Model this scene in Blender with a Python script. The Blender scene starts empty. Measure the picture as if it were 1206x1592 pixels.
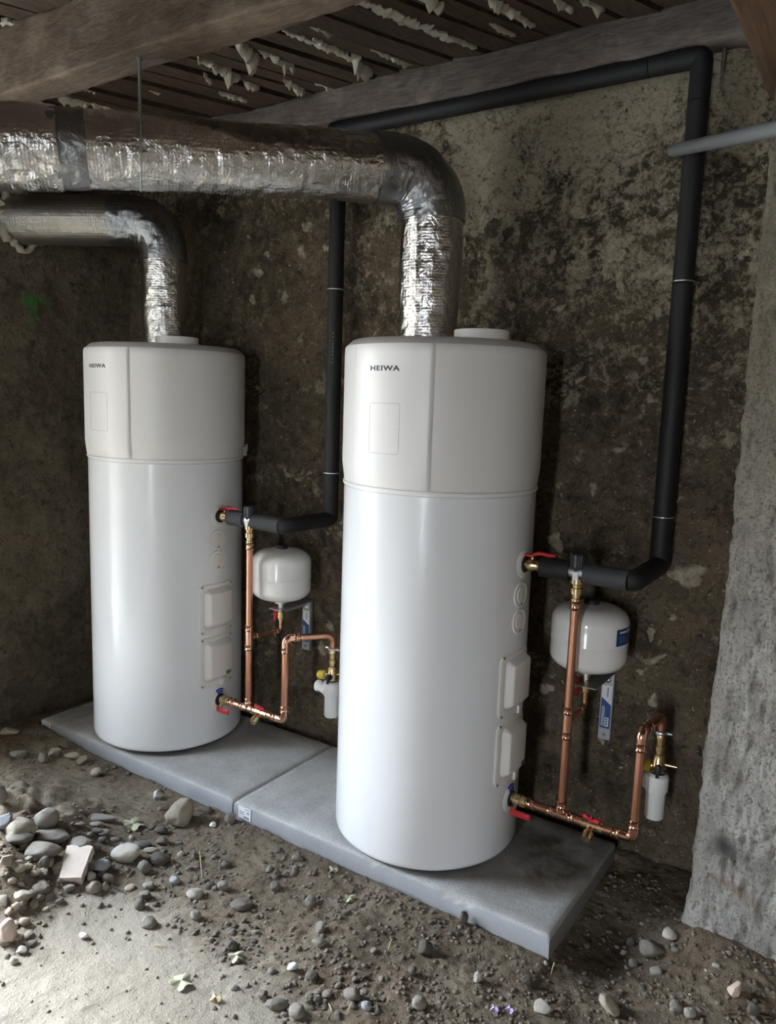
import bpy, bmesh, math, random
import numpy as np
from mathutils import Matrix, Vector

random.seed(7)
rng = np.random.default_rng(11)
S = bpy.context.scene
COL = S.collection
PI = math.pi

# ------------------------------------------------------------------ camera
F_PX, YAW, PITCH, ROLL, CAM_H = 1209.27, math.radians(-33.4777), math.radians(-8.3632), math.radians(1.92666), 1.54261
fw = Vector((math.sin(YAW) * math.cos(PITCH), math.cos(YAW) * math.cos(PITCH), math.sin(PITCH)))
rt0 = Vector((math.cos(YAW), -math.sin(YAW), 0))
up0 = rt0.cross(fw)
rt = math.cos(ROLL) * rt0 + math.sin(ROLL) * up0
up = rt.cross(fw)
cd = bpy.data.cameras.new('camera')
cam = bpy.data.objects.new('camera', cd)
COL.objects.link(cam)
cam.matrix_world = Matrix(((rt.x, up.x, -fw.x, 0), (rt.y, up.y, -fw.y, 0), (rt.z, up.z, -fw.z, CAM_H), (0, 0, 0, 1)))
cd.sensor_fit = 'HORIZONTAL'
cd.sensor_width = 36.0
cd.lens = F_PX * 36.0 / 1206.0
cd.clip_start = 0.02
S.camera = cam

# ------------------------------------------------------------------ sky, sun, exposure
W = bpy.data.worlds.new('sky')
S.world = W
W.use_nodes = True
wn = W.node_tree.nodes
wl = W.node_tree.links
wn.clear()
wo = wn.new('ShaderNodeOutputWorld')
wb = wn.new('ShaderNodeBackground')
wt = wn.new('ShaderNodeTexCoord')
ws = wn.new('ShaderNodeSeparateXYZ')
wr = wn.new('ShaderNodeValToRGB')
wr.color_ramp.elements[0].position = 0.0
wr.color_ramp.elements[0].color = (0.94, 0.965, 1.0, 1)
wr.color_ramp.elements[1].position = 0.6
wr.color_ramp.elements[1].color = (0.60, 0.77, 1.0, 1)
wl.new(wt.outputs['Generated'], ws.inputs[0])
wl.new(ws.outputs['Z'], wr.inputs[0])
wl.new(wr.outputs[0], wb.inputs['Color'])
wl.new(wb.outputs[0], wo.inputs[0])
wb.inputs['Strength'].default_value = 32.0
S.view_settings.view_transform = 'Standard'
S.view_settings.look = 'None'
S.view_settings.gamma = 1.0
S.view_settings.use_curve_mapping = False
S.view_settings.exposure = 1.0
# hazy low sun that falls through the left doorway on the floor
sl = bpy.data.lights.new('hazy_sun', 'SUN')
sl.energy = 3.2
sl.angle = math.radians(20)
sl.color = (1.0, 0.98, 0.95)
so = bpy.data.objects.new('hazy_sun', sl)
so.rotation_euler = Vector((-0.80, -0.10, 0.70)).to_track_quat('Z', 'Y').to_euler()
COL.objects.link(so)


def portal(name, loc, rot, sx, sy):
    l = bpy.data.lights.new(name, 'AREA')
    l.shape = 'RECTANGLE'
    l.size = sx
    l.size_y = sy
    l.cycles.is_portal = True
    o = bpy.data.objects.new(name, l)
    o.location = loc
    o.rotation_euler = rot
    COL.objects.link(o)


# openings of the room: doorway_left in the left wall, doorway_front behind the camera
OL_Y0, OL_Y1, OL_Z = -0.15, 1.12, 2.15
portal('doorway_skylight', (-3.30, (OL_Y0 + OL_Y1) / 2, OL_Z / 2), (0, -PI / 2, 0), OL_Z, OL_Y1 - OL_Y0)
OF_X0, OF_X1, OF_Z = -0.24, 0.06, 2.0
portal('door_skylight', ((OF_X0 + OF_X1) / 2, -2.65, OF_Z / 2), (PI / 2, 0, 0), OF_X1 - OF_X0, OF_Z)


# ------------------------------------------------------------------ noise in numpy
def _hash(ix, iy, iz, seed):
    h = (ix.astype(np.uint32) * np.uint32(374761393)) ^ (iy.astype(np.uint32) * np.uint32(668265263)) ^ (iz.astype(np.uint32) * np.uint32(2147483647 - 58)) ^ np.uint32((seed * 974711) & 0xffffffff)
    h = (h ^ (h >> np.uint32(13))) * np.uint32(1274126177)
    h = h ^ (h >> np.uint32(16))
    h = h * np.uint32(2246822519)
    h = h ^ (h >> np.uint32(15))
    return h.astype(np.float64) / 4294967295.0


def vnoise(x, y, z, seed=0):
    x, y, z = np.broadcast_arrays(np.asarray(x, float), np.asarray(y, float), np.asarray(z, float))
    fx, fy, fz = np.floor(x), np.floor(y), np.floor(z)
    ix, iy, iz = fx.astype(np.int64), fy.astype(np.int64), fz.astype(np.int64)
    u, v, w = x - fx, y - fy, z - fz
    u, v, w = u * u * (3 - 2 * u), v * v * (3 - 2 * v), w * w * (3 - 2 * w)
    r = 0
    for dx in (0, 1):
        for dy in (0, 1):
            for dz in (0, 1):
                r = r + _hash(ix + dx, iy + dy, iz + dz, seed) * (u if dx else 1 - u) * (v if dy else 1 - v) * (w if dz else 1 - w)
    return r * 2 - 1


def fbm(x, y, z=0.0, oct=4, seed=0, rough=0.5):
    a, s, r = 1.0, 0.0, 0
    for o in range(oct):
        k = 2.03 ** o
        r = r + a * vnoise(np.asarray(x) * k + 17 * o, np.asarray(y) * k - 9 * o, np.asarray(z) * k + 5 * o, seed + o)
        s += a
        a *= rough
    return r / s


def sstep(a, b, x):
    t = np.clip((x - a) / (b - a), 0, 1)
    return t * t * (3 - 2 * t)


# ------------------------------------------------------------------ node helper
class NT:
    def __init__(self, name):
        self.m = bpy.data.materials.new(name)
        self.m.use_nodes = True
        self.t = self.m.node_tree
        self.t.nodes.clear()
        self.out = self.n('ShaderNodeOutputMaterial')
        self.b = self.n('ShaderNodeBsdfPrincipled')
        self.t.links.new(self.b.outputs[0], self.out.inputs[0])
        self.tc = None

    def n(self, k):
        return self.t.nodes.new(k)

    def put(self, sock, v):
        if v is None:
            return
        if isinstance(v, bpy.types.NodeSocket):
            self.t.links.new(v, sock)
        elif isinstance(v, (tuple, list)) and len(v) == 3 and sock.type == 'RGBA':
            sock.default_value = (*v, 1)
        else:
            sock.default_value = v

    def set(self, **k):
        for a, v in k.items():
            self.put(self.b.inputs[a.replace('_', ' ')], v)
        return self

    def co(self, which='Object'):
        if self.tc is None:
            self.tc = self.n('ShaderNodeTexCoord')
        return self.tc.outputs[which]

    def mapped(self, vec, scale=(1, 1, 1), rot=(0, 0, 0)):
        m = self.n('ShaderNodeMapping')
        self.put(m.inputs['Vector'], vec)
        m.inputs['Scale'].default_value = scale
        m.inputs['Rotation'].default_value = rot
        return m.outputs[0]

    def noise(self, scale, detail=4, rough=0.5, vec=None, dist=0.0):
        n = self.n('ShaderNodeTexNoise')
        self.put(n.inputs['Vector'], vec if vec is not None else self.co())
        n.inputs['Scale'].default_value = scale
        n.inputs['Detail'].default_value = detail
        n.inputs['Roughness'].default_value = rough
        n.inputs['Distortion'].default_value = dist
        return n.outputs[0]

    def voro(self, scale, vec=None, feature='F1', out='Distance', rand=1.0):
        n = self.n('ShaderNodeTexVoronoi')
        n.feature = feature
        self.put(n.inputs['Vector'], vec if vec is not None else self.co())
        n.inputs['Scale'].default_value = scale
        n.inputs['Randomness'].default_value = rand
        return n.outputs[out]

    def ramp(self, fac, stops, interp='LINEAR'):
        r = self.n('ShaderNodeValToRGB')
        r.color_ramp.interpolation = interp
        e = r.color_ramp.elements
        while len(e) < len(stops):
            e.new(0.5)
        for k, (p, c) in enumerate(stops):
            e[k].position = p
            e[k].color = (c, c, c, 1) if isinstance(c, (int, float)) else (*c, 1)
        self.put(r.inputs[0], fac)
        return r.outputs[0]

    def mix(self, fac, a, b, mode='MIX'):
        m = self.n('ShaderNodeMix')
        m.data_type = 'RGBA'
        m.blend_type = mode
        self.put(m.inputs[0], fac)
        self.put(m.inputs[6], a)
        self.put(m.inputs[7], b)
        return m.outputs[2]

    def math(self, op, a, b=0.0, clamp=False):
        m = self.n('ShaderNodeMath')
        m.operation = op
        m.use_clamp = clamp
        self.put(m.inputs[0], a)
        self.put(m.inputs[1], b)
        return m.outputs[0]

    def attr(self, name):
        a = self.n('ShaderNodeAttribute')
        a.attribute_name = name
        return a.outputs['Fac']

    def rnd(self):
        return self.n('ShaderNodeObjectInfo').outputs['Random']

    def bump(self, h, strength=0.5, dist=0.01, normal=None):
        b = self.n('ShaderNodeBump')
        b.inputs['Strength'].default_value = strength
        b.inputs['Distance'].default_value = dist
        self.put(b.inputs['Height'], h)
        if normal is not None:
            self.put(b.inputs['Normal'], normal)
        self.put(self.b.inputs['Normal'], b.outputs[0])
        return b.outputs[0]


def plain(name, col, rough=0.5, metal=0.0, nscale=0, namp=0.0, bump=0.0, **k):
    t = NT(name)
    c = col
    if nscale:
        f = t.noise(nscale, 5, 0.6)
        c = t.mix(f, tuple(x * (1 - namp) for x in col), tuple(min(1, x * (1 + namp)) for x in col))
        if bump:
            t.bump(f, bump, 0.002)
    t.set(Base_Color=c, Roughness=rough, Metallic=metal, **k)
    return t.m


# ------------------------------------------------------------------ mesh helpers
class MB:
    def __init__(self):
        self.v, self.f, self.uv = [], [], {}

    def add(self, verts, faces, M=None):
        o = len(self.v)
        if M is not None:
            verts = [tuple(M @ Vector(v)) for v in verts]
        self.v += [tuple(v) for v in verts]
        self.f += [tuple(i + o for i in f) for f in faces]
        return self

    def box(self, x0, x1, y0, y1, z0, z1, b=0.0, M=None):
        bm = bmesh.new()
        bmesh.ops.create_cube(bm, size=1)
        for v in bm.verts:
            v.co = Vector(((x0 + x1) / 2 + v.co.x * (x1 - x0), (y0 + y1) / 2 + v.co.y * (y1 - y0), (z0 + z1) / 2 + v.co.z * (z1 - z0)))
        if b:
            bmesh.ops.bevel(bm, geom=bm.edges[:], offset=b, segments=2, affect='EDGES', profile=0.5)
        bm.verts.index_update()
        self.add([v.co[:] for v in bm.verts], [[v.index for v in f.verts] for f in bm.faces], M)
        bm.free()
        return self

    def lathe(self, prof, seg=32, M=None):
        vs, fs = [], []
        rows = []
        for r, z in prof:
            if r < 1e-6:
                rows.append([len(vs)])
                vs.append((0, 0, z))
            else:
                rows.append(list(range(len(vs), len(vs) + seg)))
                vs += [(r * math.cos(2 * PI * i / seg), r * math.sin(2 * PI * i / seg), z) for i in range(seg)]
        for a, b in zip(rows[:-1], rows[1:]):
            for i in range(seg):
                j = (i + 1) % seg
                if len(a) == 1 and len(b) == 1:
                    continue
                if len(a) == 1:
                    fs.append((a[0], b[j], b[i]))
                elif len(b) == 1:
                    fs.append((a[i], a[j], b[0]))
                else:
                    fs.append((a[i], a[j], b[j], b[i]))
        fs = [tuple(reversed(f)) if False else f for f in fs]
        return self.add(vs, fs, M)

    def tube(self, pts, r, seg=16, caps=True, rfun=None):
        P = [Vector(p) for p in pts]
        n = len(P)
        T = []
        for i in range(n):
            t = (P[min(i + 1, n - 1)] - P[max(i - 1, 0)])
            T.append(t.normalized())
        u = T[0].orthogonal().normalized()
        vs, fs = [], []
        for i in range(n):
            u = (u - T[i] * u.dot(T[i])).normalized()
            w = T[i].cross(u)
            rr = r[i] if isinstance(r, (list, tuple)) else r
            for k in range(seg):
                a = 2 * PI * k / seg
                q = rr * (rfun(i, k) if rfun else 1)
                vs.append(tuple(P[i] + u * (q * math.cos(a)) + w * (q * math.sin(a))))
        for i in range(n - 1):
            for k in range(seg):
                l = (k + 1) % seg
                fs.append((i * seg + k, i * seg + l, (i + 1) * seg + l, (i + 1) * seg + k))
        if caps:
            fs.append(tuple(reversed(range(seg))))
            fs.append(tuple(range((n - 1) * seg, n * seg)))
        return self.add(vs, fs)

    def cyl(self, p, q, r, seg=20, r2=None):
        return self.tube([p, q], [r, r2 if r2 is not None else r], seg)

    def grid(self, A, closed_i=False):   # A: (n, m, 3) array
        n, m = A.shape[:2]
        vs = A.reshape(-1, 3).tolist()
        fs = []
        for i in range(n - (0 if closed_i else 1)):
            i2 = (i + 1) % n
            for j in range(m - 1):
                fs.append((i * m + j, i2 * m + j, i2 * m + j + 1, i * m + j + 1))
        return self.add(vs, fs)

    def build(self, name, m, parent=None, smooth=40, label=None, origin=None):
        me = bpy.data.meshes.new(name)
        off = Vector((0, 0, 0))
        if parent is not None:
            off = root_loc(parent)
        if origin is not None:
            off = Vector(origin)
        vv = [(v[0] - off.x, v[1] - off.y, v[2] - off.z) for v in self.v]
        me.from_pydata(vv, [], self.f)
        me.validate()
        bm = bmesh.new()
        bm.from_mesh(me)
        bmesh.ops.recalc_face_normals(bm, faces=bm.faces[:])
        bm.to_mesh(me)
        bm.free()
        if smooth:
            me.shade_smooth()
            me.set_sharp_from_angle(angle=math.radians(smooth))
        me.materials.append(m)
        o = bpy.data.objects.new(name, me)
        COL.objects.link(o)
        if parent is not None:
            o.parent = parent
        if origin is not None and parent is None:
            o.location = origin
        if label:
            o['label'] = label
        return o


def root_loc(o):
    while o.parent is not None:
        o = o.parent
    return o.location.copy()


def big_grid(name, A, m, attrs=None, skirt=None, uv=None, parent=None, closed=False):
    """fast mesh from an (n,m,3) array; skirt = offset vector for a backing"""
    n, mm = A.shape[:2]
    V = A.reshape(-1, 3)
    if parent is not None:
        V = V - np.array(root_loc(parent))
    idx = np.arange(n * mm).reshape(n, mm)
    if closed:
        idx = np.vstack([idx, idx[:1]])
    q = np.stack([idx[:-1, :-1], idx[1:, :-1], idx[1:, 1:], idx[:-1, 1:]], -1).reshape(-1, 4)
    nb = 0
    if skirt is not None:
        border = np.concatenate([idx[:, 0], idx[-1, 1:], idx[-2::-1, -1], idx[0, -2:0:-1]])
        nb = len(border)
        base = len(V)
        V = np.vstack([V, V[border] + np.array(skirt)])
        k = np.arange(nb)
        k2 = (k + 1) % nb
        q = np.vstack([q, np.stack([border[k2], border[k], base + k, base + k2], -1)])
    me = bpy.data.meshes.new(name)
    me.vertices.add(len(V))
    me.vertices.foreach_set('co', V.astype(np.float32).ravel())
    me.loops.add(q.size)
    me.loops.foreach_set('vertex_index', q.astype(np.int32).ravel())
    me.polygons.add(len(q))
    me.polygons.foreach_set('loop_start', np.arange(0, q.size, 4, dtype=np.int32))
    me.update(calc_edges=True)
    me.validate()
    me.shade_smooth()
    for k, a in (attrs or {}).items():
        at = me.attributes.new(k, 'FLOAT', 'POINT')
        a = np.asarray(a, float).ravel()
        if nb:
            a = np.concatenate([a, a[border]])
        at.data.foreach_set('value', a.astype(np.float32))
    if uv is not None:
        l = me.uv_layers.new(name='UVMap')
        u = uv.reshape(-1, 2)
        vi = np.zeros(len(me.loops), np.int32)
        me.loops.foreach_get('vertex_index', vi)
        l.data.foreach_set('uv', u[np.minimum(vi, len(u) - 1)].astype(np.float32).ravel())
    me.materials.append(m)
    o = bpy.data.objects.new(name, me)
    COL.objects.link(o)
    if parent is not None:
        o.parent = parent
    return o


def tag(o, label=None, cat=None, group=None, kind=None):
    if label:
        o['label'] = label
    if cat:
        o['category'] = cat
    if group:
        o['group'] = group
    if kind:
        o['kind'] = kind
    return o


def thing(name, label, cat, loc=(0, 0, 0), group=None):
    o = bpy.data.objects.new(name, None)
    o.empty_display_size = 0.1
    o.location = loc
    COL.objects.link(o)
    return tag(o, label, cat, group)


def fillet(pts, r, n=8):
    P = [Vector(p) for p in pts]
    out = [P[0]]
    for i in range(1, len(P) - 1):
        a, b, c = P[i - 1], P[i], P[i + 1]
        d1, d2 = (a - b).normalized(), (c - b).normalized()
        ang = d1.angle(d2)
        t = min(r / math.tan(ang / 2), (a - b).length * 0.49, (c - b).length * 0.49)
        rr = t * math.tan(ang / 2)
        cen = b + (d1 + d2).normalized() * (rr / math.sin(ang / 2))
        s, e = b + d1 * t - cen, b + d2 * t - cen
        th = s.angle(e)
        for k in range(n + 1):
            f = k / n
            out.append(cen + (s * math.sin((1 - f) * th) + e * math.sin(f * th)) / math.sin(th))
    out.append(P[-1])
    return [tuple(p) for p in out]


def densify(pts, step):
    P = [np.array(p) for p in pts]
    out = [P[0]]
    for a, b in zip(P[:-1], P[1:]):
        k = max(1, int(np.ceil(np.linalg.norm(b - a) / step)))
        for i in range(1, k + 1):
            out.append(a + (b - a) * i / k)
    return np.array(out)


# surface point seen at a pixel on a horizontal plane / on y = const (used once, to read positions off)
def ray(px, py):
    return fw + rt * ((px - 603) / F_PX) - up * ((py - 796) / F_PX)


def on_z(px, py, z):
    d = ray(px, py)
    t = (z - CAM_H) / d.z
    return Vector((d.x * t, d.y * t, z))


def on_y(px, py, y):
    d = ray(px, py)
    t = y / d.y
    return Vector((d.x * t, y, CAM_H + d.z * t))


def on_x(px, py, x):
    d = ray(px, py)
    t = x / d.x
    return Vector((x, d.y * t, CAM_H + d.z * t))


# ------------------------------------------------------------------ materials
def wall_material(name, dark, mid, pale, speck=1.0):
    t = NT(name)
    P = t.attr('pale')
    n_big = t.noise(3.0, 6, 0.62)
    n_mid = t.noise(17, 9, 0.70, dist=0.5)
    n_m2 = t.noise(33, 7, 0.68, dist=0.9)
    n_fine = t.noise(95, 6, 0.72, dist=0.7)
    n_spk = t.noise(62, 4, 0.65, dist=1.4)
    base = t.mix(t.ramp(n_mid, [(0.38, 0.0), (0.60, 1.0)]), dark, mid)
    base = t.mix(t.ramp(n_big, [(0.42, 0.0), (0.64, 0.65)]), base, tuple(c * 1.5 for c in mid))
    base = t.mix(t.ramp(n_m2, [(0.34, 0.85), (0.46, 0.0)]), base, tuple(c * 0.55 for c in dark))
    v = t.math('ADD', t.math('MULTIPLY', P, 0.62), t.math('MULTIPLY', t.math('SUBTRACT', n_mid, 0.5), 1.7))
    v = t.math('ADD', v, t.math('MULTIPLY', t.math('SUBTRACT', n_m2, 0.5), 1.7))
    v = t.math('ADD', v, t.math('MULTIPLY', t.math('SUBTRACT', n_fine, 0.5), 0.8))
    pm = t.ramp(v, [(0.42, 0.0), (0.50, 0.55), (0.62, 0.6), (0.70, 1.0)])
    ptone = t.mix(n_fine, tuple(c * 0.62 for c in pale), pale)
    col = t.mix(pm, base, ptone)
    sp = t.ramp(n_spk, [(0.635, 0.0), (0.675, speck)])
    col = t.mix(sp, col, tuple(min(1, c * 1.12) for c in pale))
    pit = t.ramp(n_fine, [(0.32, 1.0), (0.45, 0.0)])
    col = t.mix(t.math('MULTIPLY', pit, 0.8), col, tuple(c * 0.35 for c in dark))
    gr = t.attr('green')
    col = t.mix(t.math('MULTIPLY', gr, t.ramp(n_mid, [(0.4, 0.1), (0.6, 1.0)])), col, (0.05, 0.36, 0.05))
    h = t.math('ADD', t.math('MULTIPLY', n_fine, 0.55), t.math('MULTIPLY', n_mid, 0.8))
    h = t.math('ADD', h, t.math('MULTIPLY', n_m2, 0.6))
    h = t.math('ADD', h, t.math('MULTIPLY', pm, 0.16))
    t.bump(h, 1.0, 0.014)
    t.set(Base_Color=col, Roughness=0.88)
    t.b.inputs['Specular IOR Level'].default_value = 0.3
    return t.m


M = {}
M['wall'] = wall_material('old_rubble_wall', (0.050, 0.037, 0.024), (0.150, 0.116, 0.076), (0.52, 0.45, 0.325))
M['wall_left'] = wall_material('old_dirty_plaster', (0.105, 0.083, 0.057), (0.19, 0.155, 0.110), (0.34, 0.295, 0.22), speck=0.4)

# lime plaster pillar
t = NT('combed_lime_render')
vz = t.mapped(t.co(), (1, 1, 0.42))
s1 = t.noise(85, 7, 0.72, vz, 0.4)
s2 = t.noise(9, 6, 0.6)
s3 = t.noise(120, 4, 0.6)
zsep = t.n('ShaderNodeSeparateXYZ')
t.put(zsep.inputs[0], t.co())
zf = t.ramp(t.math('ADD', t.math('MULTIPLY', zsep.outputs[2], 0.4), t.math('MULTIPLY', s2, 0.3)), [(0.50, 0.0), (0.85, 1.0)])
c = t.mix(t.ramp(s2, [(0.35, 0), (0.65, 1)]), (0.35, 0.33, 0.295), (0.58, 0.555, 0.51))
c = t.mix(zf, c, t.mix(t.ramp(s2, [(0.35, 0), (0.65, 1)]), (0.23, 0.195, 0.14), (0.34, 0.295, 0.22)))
c = t.mix(t.ramp(s1, [(0.34, 0.9), (0.46, 0.0)]), c, (0.15, 0.135, 0.105))
c = t.mix(t.attr('soot'), c, (0.03, 0.03, 0.03))
c = t.mix(t.attr('rust'), c, (0.26, 0.15, 0.08))
c = t.mix(t.ramp(s3, [(0.36, 0.6), (0.46, 0.0)]), c, (0.13, 0.115, 0.09))
t.bump(t.math('ADD', s1, t.math('MULTIPLY', s3, 0.6)), 1.0, 0.02)
t.set(Base_Color=c, Roughness=0.95)
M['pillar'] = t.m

# dirt floor
t = NT('trodden_dirt')
d = t.attr('dust')
g1 = t.noise(5, 8, 0.65)
g2 = t.noise(38, 6, 0.7)
g3 = t.noise(160, 4, 0.6)
dirt = t.mix(t.ramp(g1, [(0.35, 0), (0.65, 1)]), (0.132, 0.096, 0.063), (0.245, 0.194, 0.136))
dirt = t.mix(t.ramp(g2, [(0.32, 0.85), (0.5, 0.0)]), dirt, (0.075, 0.055, 0.037))
dirt = t.mix(t.ramp(g3, [(0.60, 0.0), (0.72, 0.7)]), dirt, (0.30, 0.26, 0.21))
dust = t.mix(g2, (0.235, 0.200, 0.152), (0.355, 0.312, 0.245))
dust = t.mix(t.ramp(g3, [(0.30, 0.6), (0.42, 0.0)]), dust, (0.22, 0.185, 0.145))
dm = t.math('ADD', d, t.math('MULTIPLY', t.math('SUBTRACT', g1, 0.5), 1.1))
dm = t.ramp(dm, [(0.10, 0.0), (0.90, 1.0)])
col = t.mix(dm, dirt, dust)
col = t.mix(t.attr('hollow_dark'), col, (0.030, 0.021, 0.014))
t.bump(t.math('ADD', t.math('MULTIPLY', g2, 0.9), t.math('MULTIPLY', g3, 0.35)), 0.8, 0.012)
t.set(Base_Color=col, Roughness=0.95)
t.b.inputs['Specular IOR Level'].default_value = 0.2
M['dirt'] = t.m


def stone_mat(name, a, b, rough=0.8):
    t = NT(name)
    f = t.noise(24, 6, 0.65)
    r = t.rnd()
    c = t.mix(f, a, b)
    k = t.ramp(r, [(0, 0.65), (1, 1.25)])
    c = t.mix(1.0, c, k, 'MULTIPLY')
    t.bump(t.noise(90, 4, 0.6), 0.35, 0.004)
    t.set(Base_Color=c, Roughness=rough)
    return t.m


M['stone_grey'] = stone_mat('grey_river_stone', (0.135, 0.115, 0.090), (0.25, 0.218, 0.175))
M['stone_dark'] = stone_mat('dark_river_stone', (0.085, 0.070, 0.054), (0.165, 0.138, 0.108))
M['stone_tan'] = stone_mat('tan_river_stone', (0.21, 0.175, 0.125), (0.35, 0.295, 0.22))
M['stone_egg'] = stone_mat('spotted_tan_stone', (0.25, 0.205, 0.14), (0.47, 0.41, 0.315))
M['brick_pale'] = stone_mat('limewashed_brick', (0.40, 0.31, 0.235), (0.66, 0.57, 0.50))
M['stone_pale'] = stone_mat('pale_limestone', (0.30, 0.265, 0.215), (0.46, 0.42, 0.35))
M['stone_white'] = stone_mat('white_plaster_lump', (0.62, 0.60, 0.56), (0.80, 0.78, 0.74))
M['stone_blue'] = stone_mat('blue_grey_stone', (0.24, 0.24, 0.245), (0.38, 0.38, 0.385))
M['brick'] = stone_mat('pink_brick', (0.44, 0.315, 0.24), (0.58, 0.47, 0.40))
M['leaf'] = plain('dry_pale_leaf', (0.40, 0.40, 0.25), 0.8, nscale=40, namp=0.25)
M['straw'] = plain('straw', (0.52, 0.42, 0.22), 0.7)
M['petal'] = plain('lilac_petal', (0.50, 0.36, 0.62), 0.6)

# wood
def wood_mat(name, a, b, stretch=(1, 12, 12), bumpd=0.01, hi=None):
    t = NT(name)
    v = t.mapped(t.co(), stretch)
    f = t.noise(5, 7, 0.65, v, 0.6)
    g = t.noise(7, 5, 0.6)
    c = t.mix(t.ramp(f, [(0.3, 0), (0.7, 1)]), a, b)
    if hi:
        c = t.mix(t.ramp(g, [(0.5, 0), (0.72, 0.75)]), c, hi)
    t.bump(f, 0.45, bumpd)
    t.set(Base_Color=c, Roughness=0.85)
    return t.m


M['beam'] = wood_mat('hewn_beam', (0.085, 0.056, 0.036), (0.185, 0.130, 0.088), (3, 10, 10), 0.016, hi=(0.27, 0.205, 0.145))
M['beam_red'] = wood_mat('stained_beam', (0.10, 0.055, 0.030), (0.18, 0.10, 0.055), (12, 1, 12))
M['plate'] = wood_mat('weathered_wall_plate', (0.09, 0.070, 0.060), (0.21, 0.175, 0.155), (3, 14, 14), 0.016, hi=(0.32, 0.275, 0.215))
M['lath'] = wood_mat('dark_lath', (0.030, 0.018, 0.010), (0.100, 0.062, 0.035), (14, 2, 14))
M['lath_back'] = plain('ceiling_void', (0.012, 0.009, 0.007), 1.0)
M['plaster'] = plain('old_plaster', (0.50, 0.46, 0.375), 0.95, nscale=30, namp=0.25, bump=0.6)

# heater
M['enamel'] = plain('white_enamelled_sheet', (0.78, 0.79, 0.80), 0.20)
M['hood'] = plain('white_satin_plastic', (0.76, 0.745, 0.72), 0.38)
M['cover'] = plain('grey_white_plastic', (0.56, 0.55, 0.53), 0.5)
M['hatch'] = plain('ivory_plastic', (0.74, 0.72, 0.68), 0.42)
M['outline'] = plain('panel_gap', (0.40, 0.39, 0.38), 0.7)
M['ink'] = plain('dark_print', (0.025, 0.025, 0.03), 0.5)
M['ink_grey'] = plain('grey_print', (0.14, 0.14, 0.16), 0.5)
M['blue'] = plain('blue_sticker', (0.02, 0.06, 0.42), 0.4)
M['navy'] = plain('navy_sticker', (0.012, 0.05, 0.15), 0.35)
M['paper'] = plain('white_paper', (0.72, 0.73, 0.74), 0.6)
M['rubber'] = plain('black_rubber', (0.012, 0.012, 0.013), 0.6)
M['steel'] = plain('zinc_steel', (0.62, 0.63, 0.64), 0.38, 1.0)
M['galv'] = plain('galvanised_plate', (0.42, 0.44, 0.46), 0.45, 0.6, nscale=14, namp=0.15)
M['screw'] = plain('dull_screw', (0.30, 0.29, 0.28), 0.45, 0.8)
M['brass'] = plain('brass', (0.66, 0.50, 0.27), 0.27, 1.0, nscale=30, namp=0.12)
M['copper'] = plain('copper', (0.66, 0.33, 0.215), 0.30, 1.0, nscale=9, namp=0.14)
M['copper_bright'] = plain('polished_copper', (0.78, 0.44, 0.31), 0.20, 1.0)
M['red'] = plain('red_handle', (0.52, 0.02, 0.03), 0.35)
M['yellow'] = plain('yellow_cap', (0.62, 0.46, 0.04), 0.45)
M['pvc'] = plain('white_pvc', (0.74, 0.74, 0.72), 0.35)
M['vessel'] = plain('white_gloss_paint', (0.80, 0.79, 0.76), 0.14)
M['pipe_grey'] = plain('grey_pvc_pipe', (0.16, 0.165, 0.165), 0.5)
M['rod'] = plain('galvanised_rod', (0.36, 0.40, 0.36), 0.5, 0.7)

t = NT('black_foam')
f = t.noise(160, 3, 0.6)
t.bump(f, 0.25, 0.002)
t.set(Base_Color=t.mix(t.noise(4, 4), (0.005, 0.005, 0.0055), (0.012, 0.012, 0.013)), Roughness=0.65)
M['foam'] = t.m
t = NT('grey_foam')
f = t.noise(160, 3, 0.6)
t.bump(f, 0.25, 0.002)
t.set(Base_Color=t.mix(t.noise(6, 4), (0.028, 0.029, 0.032), (0.05, 0.052, 0.058)), Roughness=0.7)
M['foam_grey'] = t.m

# foil: crinkled metal with a woven scrim print (UV in metres)
def foil_mat(name, base, rough, scrim=1.0, crinkle=1.0):
    t = NT(name)
    uv = t.co('UV')
    w1 = t.n('ShaderNodeTexWave')
    w1.bands_direction = 'X'
    w1.inputs['Scale'].default_value = 32
    w1.inputs['Distortion'].default_value = 0.8
    w1.inputs['Detail'].default_value = 2
    t.put(w1.inputs['Vector'], uv)
    w2 = t.n('ShaderNodeTexWave')
    w2.bands_direction = 'Y'
    w2.inputs['Scale'].default_value = 24
    w2.inputs['Distortion'].default_value = 0.8
    t.put(w2.inputs['Vector'], uv)
    n1 = t.noise(26, 5, 0.6, dist=0.8)
    n2 = t.noise(95, 3, 0.6)
    h = t.math('MULTIPLY', t.math('ADD', w1.outputs[1], w2.outputs[1]), 0.06 * scrim)
    h = t.math('ADD', h, t.math('MULTIPLY', n1, 0.9 * crinkle))
    h = t.math('ADD', h, t.math('MULTIPLY', n2, 0.22 * crinkle))
    t.bump(h, 0.75, 0.007)
    c = t.mix(t.noise(7, 5), tuple(x * 0.8 for x in base), base)
    t.set(Base_Color=c, Roughness=rough, Metallic=1.0)
    return t.m


M['foil'] = foil_mat('aluminium_foil', (0.90, 0.885, 0.86), 0.19, 0.75, 1.25)
M['foil_dull'] = foil_mat('dull_aluminium_foil', (0.50, 0.47, 0.42), 0.44, 1.2, 0.6)
M['tape'] = foil_mat('grey_foil_tape', (0.40, 0.41, 0.42), 0.32, 0.0, 1.0)

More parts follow.
